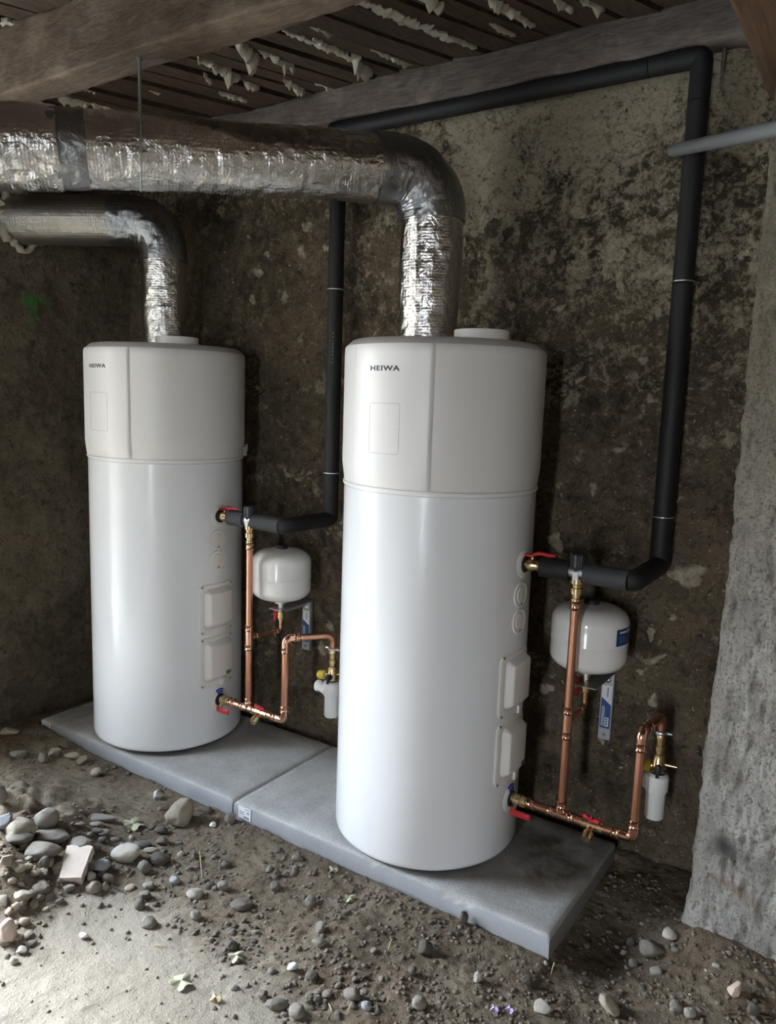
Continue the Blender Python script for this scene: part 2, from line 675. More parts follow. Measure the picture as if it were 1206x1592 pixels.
t = NT('cast_concrete')
a1 = t.noise(6, 6, 0.6)
a2 = t.noise(190, 3, 0.6)
c = t.mix(t.ramp(a1, [(0.35, 0), (0.7, 1)]), (0.40, 0.39, 0.365), (0.55, 0.54, 0.51))
c = t.mix(t.ramp(a2, [(0.3, 0.5), (0.5, 0.0)]), c, (0.16, 0.155, 0.145))
c = t.mix(t.math('MULTIPLY', t.attr('stain'), t.ramp(t.noise(9, 6, 0.65), [(0.32, 0.1), (0.58, 1.0)])), c, (0.11, 0.085, 0.062))
c = t.mix(t.math('MULTIPLY', t.attr('formed'), 0.75), c, (0.27, 0.28, 0.30))
t.bump(a2, 0.4, 0.004)
t.set(Base_Color=c, Roughness=0.9)
M['slab'] = t.m
M['outer'] = plain('outside_gravel', (0.38, 0.36, 0.32), 0.95, nscale=3, namp=0.3)
M['inner_floor'] = plain('room_dirt', (0.27, 0.232, 0.18), 0.95, nscale=4, namp=0.3)
M['inner'] = plain('room_rubble_wall', (0.24, 0.205, 0.16), 0.95, nscale=6, namp=0.3)

# ------------------------------------------------------------------ the setting
WY = 2.575          # back wall
WX = -3.27          # left wall
CZ = 2.69           # ceiling underside


def blob(x, z, cx, cz, rx, rz=None):
    rz = rz or rx
    return np.exp(-((x - cx) / rx) ** 2 - ((z - cz) / rz) ** 2)


# back wall -------------------------------------------------------
gx = np.linspace(WX - 0.05, 0.35, 520)
gz = np.linspace(-0.15, CZ + 0.02, 400)
X, Z = np.meshgrid(gx, gz, indexing='ij')
lo = fbm(X * 2.2, Z * 2.2, 0, 4, 3)
mi = fbm(X * 9, Z * 9, 0, 4, 21)
hi_ = fbm(X * 34, Z * 34, 0, 3, 40)
pale = 0.17 + 0 * X
pale += 0.48 * sstep(2.2, 2.48, Z + 0.12 * lo)                      # mortar band under the wall plate
pale += 0.36 * sstep(1.35, 1.85, Z) * sstep(-1.9, -1.2, X)           # scaly area right of the duct
pale += 0.20 * sstep(1.2, 1.8, Z) * sstep(-2.4, -2.0, X)
pale -= 0.05 * sstep(1.2, 0.5, Z)
for q in [(1065, 893, .09, .045), (455, 738, .05, .03), (400, 420, .035, .03), (468, 385, .03, .03), (515, 340, .03, .03), (440, 470, .03, .04), (860, 838, .04, .035),
          (760, 300, .10, .03), (960, 400, .05, .06), (1020, 420, .06, .03), (790, 330, .05, .05), (840, 1070, .05, .05), (730, 300, .04, .05), (1000, 130, .2, .06), (880, 200, .12, .12),
          (1080, 690, .05, .06), (905, 410, .04, .04), (1010, 1025, .08, .05), (1010, 1090, .03, .05), (600, 340, .06, .04), (570, 380, .05, .05), (940, 250, .12, .1)]:
    p = on_y(q[0], q[1], WY)
    pale += 0.40 * blob(X, Z, p.x, p.z, q[2], q[3])
pale += 0.35 * sstep(0.25, 0.5, fbm(X * 5, Z * 5, 0, 3, 77))
relief = 0.018 * lo + 0.012 * mi + 0.006 * hi_ + 0.008 * sstep(0.35, 0.6, pale)
YW = WY - relief
A = np.stack([X, YW, Z], -1)
wall_back = big_grid('wall_back', A, M['wall'], {'pale': pale, 'green': 0 * X, 'soot': 0 * X}, skirt=(0, 0.35, 0))
tag(wall_back, 'tall dark old rubble stone wall with flaking pale mortar behind the heaters', kind='structure')
_gx, _gz, _YW = gx, gz, YW


def wall_y(x, z):
    i = min(max((x - _gx[0]) / (_gx[1] - _gx[0]), 0), len(_gx) - 1.001)
    j = min(max((z - _gz[0]) / (_gz[1] - _gz[0]), 0), len(_gz) - 1.001)
    a, b = int(i), int(j)
    u, v = i - a, j - b
    return float(_YW[a, b] * (1 - u) * (1 - v) + _YW[a + 1, b] * u * (1 - v) + _YW[a, b + 1] * (1 - u) * v + _YW[a + 1, b + 1] * u * v)


def wall_patch(cx, cz, rx, rz, ang=0.0, th=0.007, seed=0, name='plaster_patch'):
    """a thin ragged flake of plaster that lies on the back wall"""
    r = random.Random(seed)
    n = 22
    ph = [r.uniform(0, 6.28) for _ in range(4)]
    vs, fs = [], []
    ca, sa = math.cos(ang), math.sin(ang)
    for ring, off in ((0.0, 1.0), (0.55, 1.0), (0.9, 0.75), (1.0, -0.6)):
        for k in range(n if ring else 1):
            a = 2 * PI * k / n
            q = 1 + 0.22 * math.sin(2 * a + ph[0]) + 0.18 * math.sin(3 * a + ph[1]) + 0.14 * math.sin(5 * a + ph[2]) + 0.10 * math.sin(8 * a + ph[3])
            u, v = ring * q * rx * math.cos(a), ring * q * rz * math.sin(a)
            x, z = cx + u * ca - v * sa, cz + u * sa + v * ca
            vs.append((x, wall_y(x, z) - th * off, z))
    for k in range(n):
        l = (k + 1) % n
        fs.append((0, 1 + k, 1 + l))
        for ring in (0, 1):
            o, o2 = 1 + ring * n, 1 + (ring + 1) * n
            fs.append((o + k, o2 + k, o2 + l, o + l))
    return MB().add(vs, fs).build(name, M['plaster_wall'], wall_back, 60)


t = NT('flaked_mortar')
f = t.noise(40, 6, 0.7)
t.bump(f, 0.8, 0.008)
t.set(Base_Color=t.mix(t.ramp(f, [(0.35, 0), (0.65, 1)]), (0.15, 0.125, 0.085), (0.42, 0.365, 0.27)), Roughness=0.95)
M['plaster_wall'] = t.m
# flakes read off the photo: pixel centre, half sizes in metres, tilt
for k, (px, py, rx, rz, an) in enumerate([
        (1068, 895, .066, .034, -.1), (444, 737, .022, .012, -.7), (462, 745, .022, .010, .1), (477, 736, .016, .009, .5), (400, 424, .022, .020, 0), (389, 465, .016, .022, .3), (468, 392, .022, .024, .3),
        (440, 460, .014, .026, -.5), (475, 352, .022, .028, 0), (505, 385, .020, .018, .2), (515, 338, .014, .016, 0), (862, 842, .032, .030, -.3), (895, 330, .034, .024, 0), (770, 300, .026, .014, .4),
        (900, 302, .020, .014, .4), (925, 318, .018, .010, .5), (955, 395, .028, .038, .4), (1040, 420, .040, .018, .4), (903, 404, .014, .014, 0), (965, 440, .016, .04, .1), (858, 400, .016, .024, 0),
        (1015, 1090, .014, .028, .2), (1012, 985, .014, .022, .4), (848, 1070, .026, .024, -.4), (935, 1147, .018, .018, 0), (995, 1045, .012, .014, 0), (1045, 960, .014, .010, 0), (1118, 368, .016, .012, 0),
        (1155, 395, .016, .014, 0), (1115, 370, .014, .014, 0), (795, 475, .016, .02, .6), (720, 380, .012, .03, 0), (1020, 1025, .030, .012, .6), (495, 1010, .02, .03, 0), (510, 975, .02, .02, 0),
        (415, 395, .02, .012, 0), (870, 480, .02, .012, .3), (1000, 560, .02, .012, .3), (1010, 620, .015, .015, 0), (900, 590, .018, .01, .5), (470, 560, .012, .012, 0), (960, 700, .02, .012, .4), (920, 760, .014, .02, 0)]):
    p = on_y(px, py, WY - 0.01)
    wall_patch(p.x, p.z, rx, rz, an, seed=k)

# left wall: solid from the corner to the doorway, and over its lintel ---------
gy = np.linspace(OL_Y1, WY + 0.05, 190)
gz2 = np.linspace(-0.15, CZ + 0.02, 330)
Y, Z2 = np.meshgrid(gy, gz2, indexing='ij')
lo2 = fbm(Y * 2.4, Z2 * 2.4, 3, 4, 5)
mi2 = fbm(Y * 11, Z2 * 11, 3, 4, 25)
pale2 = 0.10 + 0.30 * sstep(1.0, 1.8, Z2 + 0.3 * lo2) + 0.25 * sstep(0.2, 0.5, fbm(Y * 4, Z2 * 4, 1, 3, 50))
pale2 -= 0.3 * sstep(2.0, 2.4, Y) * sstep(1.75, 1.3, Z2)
green = 0 * Y
for (px, py, r1, r2) in [(62, 470, .045, .022), (52, 482, .022, .05), (45, 465, .03, .02)]:
    p = on_x(px, py, WX)
    green += 0.95 * blob(Y, Z2, p.y, p.z, r1, r2)
XW = WX + 0.018 * lo2 + 0.010 * mi2 + 0.003 * fbm(Y * 40, Z2 * 40, 0, 2, 9)
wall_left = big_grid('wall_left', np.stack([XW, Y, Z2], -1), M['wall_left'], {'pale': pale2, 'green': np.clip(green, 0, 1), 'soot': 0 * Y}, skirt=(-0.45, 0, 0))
tag(wall_left, 'dirty grey brown plastered wall at the left with a green paint mark', kind='structure')
# remaining room shell (behind the camera): plain walls with the two openings
sh = MB()
sh.box(WX - 0.45, WX, OL_Y0, OL_Y1, OL_Z, CZ + 0.1)
sh.box(WX - 0.45, WX, -2.7, OL_Y0, -0.15, CZ + 0.1)
tag(sh.build('wall_left_front', M['inner'], None, 0), 'rubble wall around the wide doorway on the left', kind='structure')
tag(MB().box(-9.0, WX - 0.45, -1.9, -1.6, -0.155, 3.2).build('wall_sky_blocker', M['inner'], None, 0), 'unseen wall added outside the left doorway to block part of the sky', kind='structure')  # added blocker, out of view: cuts sky light through the doorway to the left heater
sh = MB()
sh.box(WX - 0.45, OF_X0, -3.0, -2.7, -0.15, CZ + 0.1)
sh.box(OF_X1, 3.2, -3.0, -2.7, -0.15, CZ + 0.1)
sh.box(OF_X0, OF_X1, -3.0, -2.7, OF_Z, CZ + 0.1)
tag(sh.build('wall_front', M['inner'], None, 0), 'rubble wall behind the photographer with a doorway', kind='structure')
tag(MB().box(3.0, 3.3, -2.7, 2.95, -0.15, CZ + 0.1).build('wall_right', M['inner'], None, 0), 'rubble wall at the far right of the room', kind='structure')
tag(MB().box(0.36, 3.3, WY, WY + 0.35, -0.15, CZ + 0.1).build('wall_back_right', M['inner'], None, 0), 'rubble wall to the right of the pillar', kind='structure')

# ceiling: void, laths, beams ------------------------------------------------------
ceiling = MB().box(WX - 0.45, 3.3, -3.0, WY + 0.35, CZ + 0.03, CZ + 0.2).build('ceiling', M['lath_back'], None, 0)
tag(ceiling, 'dark old lath ceiling with drips of plaster between the laths', kind='structure')
DX, DY = 0.37, 0.929       # direction of the laths
EX, EY = 0.929, -0.37
s = -4.15
k = 0
while s < 1.4:
    wdt = random.uniform(0.070, 0.092)
    n = 9
    vs, fs = [], []
    # clip to the room
    t0, t1 = -2.6, 4.0
    for (c0, dd, lo_, hi__) in ((s * EX, DX, WX - 0.02, 2.98), (s * EY, DY, -0.4, WY - 0.02)):
        a, b = (lo_ - c0) / dd, (hi__ - c0) / dd
        t0, t1 = max(t0, min(a, b)), min(t1, max(a, b))
    if t1 - t0 > 0.25:
        dz = random.uniform(-0.006, 0.006)
        for i in range(n):
            tt = t0 + (t1 - t0) * i / (n - 1)
            j1, j2 = random.uniform(-.007, .007), random.uniform(-.007, .007)
            for (w_, zz) in ((-wdt / 2 + j1, CZ + dz), (wdt / 2 + j2, CZ + dz + random.uniform(-.004, .004)), (wdt / 2 + j2, CZ + 0.028), (-wdt / 2 + j1, CZ + 0.028)):
                vs.append((s * EX + DX * tt + EX * w_, s * EY + DY * tt + EY * w_, zz))
        for i in range(n - 1):
            for j in range(4):
                l = (j + 1) % 4
                fs.append((i * 4 + j, i * 4 + l, i * 4 + 4 + l, i * 4 + 4 + j))
        fs += [(3, 2, 1, 0), tuple(range((n - 1) * 4, n * 4))]
        MB().add(vs, fs).build('lath', M['lath'], ceiling, 30)
    s += wdt + random.uniform(0.012, 0.030)
    k += 1


def drip(p0, p1, w, hang, seed, flat=False):
    """ragged strip of plaster squeezed between two laths, from pixel p0 to p1"""
    r = random.Random(seed)
    a = on_z(p0[0], p0[1], CZ - 0.004)
    b = on_z(p1[0], p1[1], CZ - 0.004)
    d = (b - a)
    L = d.length
    d.normalize()
    e = Vector((d.y, -d.x, 0))
    w *= 0.8
    n = max(10, int(L / 0.009))
    vs, fs = [], []
    for i in range(n + 1):
        f = i / n
        env = min(1, 4 * f + .25, 4 * (1 - f) + .25)
        ww = w * env * (0.45 + 0.75 * r.random())
        hh = hang * env * (0.35 + 0.35 * float(vnoise(f * L * 45, seed * 3.3, 0, 7)) + 0.55 * r.random() ** 2)
        if r.random() < 0.12:
            hh *= 1.7
        c = a + d * (L * f) + e * r.uniform(-.2, .2) * w
        for (u, z) in ((-1, 0.012), (-.8, -.35 * hh), (-.15, -hh), (.5, -.8 * hh), (1, -.25 * hh), (1, 0.012)):
            q = c + e * (u * ww / 2)
            vs.append((q.x, q.y, CZ + z))
    for i in range(n):
        for j in range(6):
            l = (j + 1) % 6
            fs.append((i * 6 + j, i * 6 + l, i * 6 + 6 + l, i * 6 + 6 + j))
    fs += [tuple(range(6)), tuple(range(n * 6, n * 6 + 6))]
    return MB().add(vs, fs).build('plaster_drip', M['plaster'], ceiling, 50)


for k, d in enumerate([
        ((525, -8), (725, 74), .060, .012), ((548, 88), (578, 118), .045, .055), ((488, 62), (560, 104), .035, .02), ((370, 62), (400, 98), .050, .06), ((400, 78), (456, 104), .032, .035),
        ((306, 92), (372, 122), .040, .035), ((308, 58), (346, 76), .026, .02), ((85, 148), (182, 172), .050, .045), ((32, 152), (64, 166), .045, .035), ((50, 34), (76, 60), .05, .05),
        ((0, 36), (48, 48), .035, .025), ((0, 52), (20, 60), .03, .02), ((118, -6), (150, 12), .06, .04), ((650, -6), (690, 16), .05, .04), ((752, -4), (816, 34), .04, .025), ((440, 50), (520, 82), .028, .015),
        ((440, 126), (474, 146), .035, .04), ((430, 92), (458, 108), .03, .03), ((482, 42), (520, 56), .024, .02), ((575, 78), (640, 104), .022, .015), ((855, -5), (890, 22), .03, .02), ((340, 146), (384, 160), .026, .02),
        ((378, 130), (402, 140), .025, .025), ((318, 120), (330, 130), .02, .02), ((190, 98), (214, 106), .022, .02), ((230, 140), (262, 150), .02, .015), ((488, 130), (520, 140), .02, .02), ((610, 30), (650, 48), .018, .012),
        ((700, 60), (740, 78), .018, .012), ((790, 20), (830, 44), .02, .015), ((760, 40), (800, 58), .016, .012), ((900, 4), (940, 20), .02, .015), ((130, 138), (150, 144), .02, .02), ((0, 66), (12, 78), .03, .03)]):
    drip(*d, seed=k)


def rough_beam(name, m, x0, x1, y0, y1, z0, z1, axis, label, seed, amp=0.012, n=90, cat='beam', taper=None):
    """hewn timber: rounded-rectangle section swept along x or y, with noise"""
    ns = 40
    T = np.linspace(0, 1, n)
    th = np.linspace(0, 2 * PI, ns, endpoint=False)
    ex = 0.14
    cs, sn = np.cos(th), np.sin(th)
    u = np.sign(cs) * np.abs(cs) ** ex
    v = np.sign(sn) * np.abs(sn) ** ex
    A = np.zeros((n, ns, 3))
    if axis == 'x':
        a0, a1, b0, b1 = x0, x1, y0, y1
    else:
        a0, a1, b0, b1 = y0, y1, x0, x1
    for i, tt in enumerate(T):
        L = a0 + (a1 - a0) * tt
        wob = 0.35 * amp
        bb1 = b1 + (taper or 0) * tt
        B = (b0 + bb1) / 2 + (bb1 - b0) / 2 * u
        C = (z0 + z1) / 2 + (z1 - z0) / 2 * v
        nz = fbm(np.full(ns, L * 3.0), B * 9, C * 9, 4, seed) * amp + fbm(np.full(ns, L * 9.0), B * 45, C * 45, 2, seed + 9) * amp * 0.4
        nb = nz * u
        nc = nz * v
        wv = fbm(np.array([L * 1.3]), np.array([seed]), 0, 3, seed + 3)[0] * amp
        if axis == 'x':
            A[i, :, 0], A[i, :, 1] = L, B + nb + wv
        else:
            A[i, :, 0], A[i, :, 1] = B + nb + wv, L
        A[i, :, 2] = C + nc
    mb = MB()
    vs = A.reshape(-1, 3).tolist()
    fs = []
    for i in range(n - 1):
        for j in range(ns):
            l = (j + 1) % ns
            fs.append((i * ns + j, i * ns + l, (i + 1) * ns + l, (i + 1) * ns + j))
    fs += [tuple(reversed(range(ns))), tuple(range((n - 1) * ns, n * ns))]
    mb.add(vs, fs)
    o = mb.build(name, m, None, 50)
    return tag(o, label, cat)


rough_beam('ceiling_beam', M['beam'], WX - 0.02, 0.9, 1.565, 1.70, 2.495, 2.705, 'x', 'brown rough hewn ceiling beam crossing above the silver duct at top left', 31, 0.016, taper=-0.05)
rough_beam('tie_beam', M['beam_red'], -0.425, -0.16, 0.3, WY + 0.05, 2.415, 2.70, 'y', 'reddish brown beam end resting on the pillar at the top right', 41, 0.012)
rough_beam('wall_plate', M['plate'], WX - 0.02, -0.40, 2.475, WY + 0.06, 2.575, 2.70, 'x', 'weathered grey timber plate along the top of the back wall', 51, 0.016, 160)

# pillar ---------------------------------------------------------------------
PY0, PX0, PX1, PZ1 = 2.29, -0.378, 0.36, 2.44
ncol, nz = 190, 420
# profile: left side (from the wall to the corner), front, right side
path = [(PX0 + 0.01, WY + 0.03), (PX0, PY0), (PX1, PY0), (PX1, WY + 0.03)]
pp = densify([(*q, 0) for q in fillet([(a, b, 0) for a, b in path], 0.018, 5) and [(a, b) for a, b, _ in fillet([(a, b, 0) for a, b in path], 0.018, 5)]], 0.006)
zz = np.linspace(-0.15, PZ1, nz)
n_p = len(pp)
tx = np.gradient(pp[:, 0])
ty = np.gradient(pp[:, 1])
nl = np.hypot(tx, ty)
nx_, ny_ = ty / nl, -tx / nl
ss = np.cumsum(nl)
SS, ZZ = np.meshgrid(ss, zz, indexing='ij')
dis = 0.008 * fbm(SS * 5, ZZ * 4, 0, 4, 61) + 0.006 * fbm(SS * 24, ZZ * 14, 0, 4, 66) + 0.008 * fbm(SS * 70, ZZ * 24, 0, 3, 69)
dis += 0.018 * sstep(1.05, 0.5, ZZ) + 0.02 * sstep(0.22, 0.0, ZZ)       # thicker towards the foot
PA = np.stack([pp[:, 0][:, None] - nx_[:, None] * -1 * dis, pp[:, 1][:, None] + ny_[:, None] * dis, ZZ], -1)
p = on_y(1128, 1312, PY0)
soot = 0.9 * np.exp(-((PA[..., 0] - p.x) / 0.032) ** 2 - ((PA[..., 2] - p.z) / 0.038) ** 2)
soot += 0.35 * np.exp(-((PA[..., 0] - p.x - .12) / 0.10) ** 2 - ((PA[..., 2] - p.z + 0.02) / 0.03) ** 2)
p = on_y(1140, 1375, PY0)
rust = 0.6 * np.exp(-((PA[..., 0] - p.x) / 0.06) ** 2 - ((PA[..., 2] - p.z + .25 * (PA[..., 0] - p.x)) / 0.015) ** 2)
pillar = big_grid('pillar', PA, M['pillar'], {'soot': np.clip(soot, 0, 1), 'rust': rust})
pillar.name = 'trim_pillar'
tag(pillar, 'pale rough rendered pillar at the right with a black soot spot near its foot', kind='structure')

# dirt floor -------------------------------------------------------------------
fx = np.linspace(-3.6, 0.45, 660)
fy = np.linspace(0.55, WY + 0.08, 340)
FX, FY = np.meshgrid(fx, fy, indexing='ij')


def gauss(cx, cy, r, ry=None):
    return np.exp(-((FX - cx) / r) ** 2 - ((FY - cy) / (ry or r)) ** 2)


SL = dict(x0=-3.126, x1=-1.9245, x2=-1.919, x3=-0.6866, y0=1.9375, y1=2.53, z=0.055)
FZ = 0.014 * fbm(FX * 2.2, FY * 2.2, 0, 4, 71) + 0.008 * fbm(FX * 11, FY * 11, 0, 4, 75) + 0.006 * fbm(FX * 45, FY * 45, 0, 3, 79) + 0.003 * fbm(FX * 18, FY * 18, 0, 3, 81)
pm_ = on_z(20, 1330, 0)
mound = 0.16 * gauss(pm_.x - 0.12, pm_.y + 0.06, 0.30, 0.26) + 0.05 * gauss(-3.1, 1.6, 0.35)
pm2 = on_z(25, 1405, 0)
mound += 0.075 * gauss(pm2.x - 0.05, pm2.y, 0.17, 0.13)
mound *= 1 + 0.45 * fbm(FX * 9, FY * 9, 0, 3, 88)
FZ = FZ + mound
pr = on_z(930, 1420, 0)
FZ -= 0.055 * gauss(-0.55, 2.14, 0.13, 0.22)                # hollow right of the slab
pq = on_z(1120, 1480, 0)
FZ += 0.035 * gauss(pq.x, pq.y, 0.22, 0.12) + 0.02 * gauss(-0.2, 2.3, 0.3)
FZ += 0.02 * sstep(WY - 0.14, WY, FY)
FZ -= 0.012
FZ += 0.010 * sstep(0.16, 0.0, np.abs(FY - SL['y0'] + 0.03)) * (FX < SL['x3'])
ins = (FX > SL['x0'] - .01) & (FX < SL['x3'] + .01) & (FY > SL['y0'] - 0.004) & (FY < SL['y1'] + .005)
FZ = np.where(ins, np.minimum(FZ, -0.012), FZ)
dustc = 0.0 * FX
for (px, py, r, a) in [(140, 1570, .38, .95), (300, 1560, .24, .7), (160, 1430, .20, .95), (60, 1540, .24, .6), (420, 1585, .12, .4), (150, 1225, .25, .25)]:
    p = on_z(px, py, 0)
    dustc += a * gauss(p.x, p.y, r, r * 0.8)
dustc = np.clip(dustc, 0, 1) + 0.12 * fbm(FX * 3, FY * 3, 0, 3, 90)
hollow_dark = 0.55 * gauss(-0.56, 2.08, 0.11, 0.14) + 0.5 * gauss(-0.50, 2.30, 0.12, 0.16)  # darker brown ground in and behind the hollow right of the slab
FZ += 0.004 * np.clip(dustc, 0, 1) - 0.7 * np.clip(dustc, 0, 1) * (0.008 * fbm(FX * 11, FY * 11, 0, 4, 75) + 0.006 * fbm(FX * 45, FY * 45, 0, 3, 79))
floor = big_grid('floor', np.stack([FX, FY, FZ], -1), M['dirt'], {'dust': dustc, 'hollow_dark': np.clip(hollow_dark, 0, 1)})
tag(floor, 'brown trodden dirt floor strewn with stones, pale and dusty at lower left', kind='structure')
apron = MB().box(-14, 12, -14, 14, -0.6, -0.155)
tag(apron.build('floor_outside', M['outer'], None, 0), 'gravel ground outside the doorway', kind='structure')
inner_floor = MB().box(WX - 0.5, 3.0, -3.0, 0.56, -0.15, -0.008).box(0.44, 3.0, 0.56, WY, -0.15, -0.008)
tag(inner_floor.build('floor_front', M['inner_floor'], None, 0), 'dusty dirt floor behind the photographer', kind='structure')


def gh(x, y):
    i = min(max((x - fx[0]) / (fx[1] - fx[0]), 0), len(fx) - 1.001)
    j = min(max((y - fy[0]) / (fy[1] - fy[0]), 0), len(fy) - 1.001)
    a, b = int(i), int(j)
    u, v = i - a, j - b
    return float(FZ[a, b] * (1 - u) * (1 - v) + FZ[a + 1, b] * u * (1 - v) + FZ[a, b + 1] * (1 - u) * v + FZ[a + 1, b + 1] * u * v)


def on_ground(px, py, it=6):
    z = 0.0
    for _ in range(it):
        p = on_z(px, py, z)
        z = gh(p.x, p.y)
    return Vector((p.x, p.y, z))


# ------------------------------------------------------------------ concrete slabs
def slab(x0, x1, label, stain, sticker_x):
    root = thing('concrete_slab', label, 'slab', (x0, SL['y0'], 0), 'concrete slabs under the heaters')
    n = 60
    us = np.linspace(0, 1, n)
    # rounded-rect ring section top and sides as a grid: go front-bottom -> front-top -> back-top -> back-bottom
    sec = [(0.004, -0.03), (0.0, 0.0), (0.0, 0.025), (0.001, 0.045), (0.006, 0.052), (0.014, 0.055)] + [(v, 0.055) for v in np.linspace(0.04, 0.55, 22)] + [(0.582, 0.055), (0.5885, 0.051), (0.5915, 0.04), (0.5915, -0.03)]
    sec = np.array(sec)
    A = np.zeros((n + 4, len(sec), 3))
    xs = np.concatenate([[x0 + 0.001, x0 + 0.004], x0 + 0.010 + (x1 - x0 - 0.02) * us, [x1 - 0.004, x1 - 0.001]])
    edge = np.concatenate([[0.012, 0.004], np.zeros(n), [0.004, 0.012]])
    for i in range(len(xs)):
        A[i, :, 0] = xs[i]
        A[i, :, 1] = SL['y0'] + sec[:, 0]
        A[i, :, 2] = np.minimum(sec[:, 1], SL['z'] - edge[i])
    nz = 0.0022 * fbm(A[..., 0] * 10, A[..., 1] * 10, A[..., 2] * 30, 4, 91)
    chip = 0.010 * sstep(0.25, 0.55, fbm(A[..., 0] * 14, A[..., 1] * 6, 0, 3, 96)) * np.exp(-((A[..., 1] - SL['y0']) / 0.012) ** 2) * (A[..., 2] > 0.035)
    A[..., 2] += nz * (A[..., 2] > 0) - chip
    A[..., 1] += 0.5 * nz + chip * 0.4
    st = 0 * A[..., 0]
    for (cx, cy, r, ry, a) in stain:
        st += a * np.exp(-((A[..., 0] - cx) / r) ** 2 - ((A[..., 1] - cy) / ry) ** 2)
    st *= (A[..., 2] > 0.045)
    formed = 1.0 * (A[..., 1] < SL['y0'] + 0.004)
    o = big_grid('slab_body', A, M['slab'], {'stain': np.clip(st, 0, 1), 'formed': formed}, parent=root)
    ends = MB()
    for i in (0, -1):
        ring = A[i].tolist()
        c = [sum(q[k] for q in ring) / len(ring) for k in range(3)]
        ends.add(ring + [c], [(j, j + 1, len(ring)) for j in range(len(ring) - 1)] + [(len(ring) - 1, 0, len(ring))])
    e = ends.build('slab_end', M['slab_end'], root, 0)
    # paper label on the front edge
    sx0, sx1 = sticker_x
    y = SL['y0'] - 0.0015
    pl = MB().box(sx0, sx1, y - 0.0008, y + 0.003, 0.004, 0.050).build('paper_label', M['paper'], root, 0, label='white printed paper label on the slab edge')
    ink = MB()
    w = sx1 - sx0
    for k, (a, b, z0, z1) in enumerate([(.55, .68, .042, .0445), (.70, .90, .042, .0445), (.72, .78, .028, .036), (.82, .88, .028, .036), (.08, .5, .030, .0315), (.08, .45, .025, .0265), (.08, .5, .020, .0215)]):
        ink.box(sx0 + a * w, sx0 + b * w, y - 0.0012, y - 0.0006, z0, z1)
    for k in range(9):
        ink.box(sx0 + (.45 + .05 * k) * w, sx0 + (.45 + .05 * k + .028) * w, y - 0.0012, y - 0.0006, 0.008, 0.016)
    ink.build('label_print', M['ink_grey'], pl, 0)
    return root


M['slab_end'] = plain('cast_concrete_end', (0.24, 0.235, 0.22), 0.9, nscale=60, namp=0.25, bump=0.4)
slab(SL['x0'], SL['x1'], 'grey concrete slab under the left water heater, farther from the camera', [(-3.0, 2.25, .2, .3, .7), (-2.2, 2.45, .4, .10, .4), (-2.5, 2.0, .5, .06, .25)], (-3.118, -3.055))
slab(SL['x2'], SL['x3'], 'grey concrete slab under the right water heater, its right corner exposed', [(-0.84, 2.40, .22, .16, 1.0), (-0.80, 2.2, .10, .12, .8), (-0.95, 2.05, .16, .10, .45), (-1.7, 2.1, .2, .12, .2)], (-1.893, -1.832))

# ------------------------------------------------------------------ water heaters
TR = 0.315


def cpt(r, deg, z):
    a = math.radians(deg)
    return (r * math.cos(a), r * math.sin(a), z)


def cpatch(mb, a0, a1, z0, z1, na, nz, rf, depth=0.006):
    """closed patch wrapped on the tank: outer surface rf(a,z), inner at r-depth"""
    a = np.linspace(a0, a1, na)
    z = np.linspace(z0, z1, nz)
    vs = []
    for layer in (0, 1):
        for i in range(na):
            for j in range(nz):
                vs.append(cpt(rf(a[i], z[j]) - (depth if layer else 0), a[i], z[j]))
    N = na * nz
    fs = []
    for i in range(na - 1):
        for j in range(nz - 1):
            q = (i * nz + j, (i + 1) * nz + j, (i + 1) * nz + j + 1, i * nz + j + 1)
            fs.append(q)
            fs.append(tuple(N + k for k in reversed(q)))
    for i in range(na - 1):
        for j in (0, nz - 1):
            fs.append((i * nz + j, (i + 1) * nz + j, N + (i + 1) * nz + j, N + i * nz + j))
    for j in range(nz - 1):
        for i in (0, na - 1):
            fs.append((i * nz + j, i * nz + j + 1, N + i * nz + j + 1, N + i * nz + j))
    return mb.add(vs, fs)


def rbox(u, v, hw, hh, r):
    qx, qy = abs(u) - hw + r, abs(v) - hh + r
    return math.hypot(max(qx, 0), max(qy, 0)) + min(max(qx, qy), 0) - r


def st1(a, b, x):
    t = min(max((x - a) / (b - a), 0), 1)
    return t * t * (3 - 2 * t)


def wrap_strip(mb, pts, r0, th, w):
    """thin raised line along a closed list of (u metres, z) points on radius r0"""
    n = len(pts)
    vs, fs = [], []
    for i in range(n):
        p0, p1 = pts[i - 1], pts[(i + 1) % n]
        du, dz = p1[0] - p0[0], p1[1] - p0[1]
        l = math.hypot(du, dz) or 1
        nu, nz = dz / l, -du / l
        for sgn, rr in ((-1, r0), (-1, r0 + th), (1, r0 + th), (1, r0)):
            u, z = pts[i][0] + sgn * nu * w / 2, pts[i][1] + sgn * nz * w / 2
            vs.append(cpt(rr, math.degrees(u / r0), z))
    for i in range(n):
        j = (i + 1) % n
        for k in range(4):
            l = (k + 1) % 4
            fs.append((i * 4 + k, j * 4 + k, j * 4 + l, i * 4 + l))
    return mb.add(vs, fs)


def rrect_pts(cu, cz, hw, hh, r, n=6):
    out = []
    for (sx, sy, a0) in ((1, 1, 0), (-1, 1, 90), (-1, -1, 180), (1, -1, 270)):
        for k in range(n + 1):
            a = math.radians(a0 + 90 * k / n)
            out.append((cu + sx * (hw - r) + r * math.cos(a), cz + sy * (hh - r) + r * math.sin(a)))
    # straight pieces need points so that they follow the curve
    res = []
    for i in range(len(out)):
        a, b = out[i], out[(i + 1) % len(out)]
        d = math.hypot(a[0] - b[0], a[1] - b[1])
        m = max(1, int(d / 0.012))
        res += [(a[0] + (b[0] - a[0]) * k / m, a[1] + (b[1] - a[1]) * k / m) for k in range(m)]
    return res


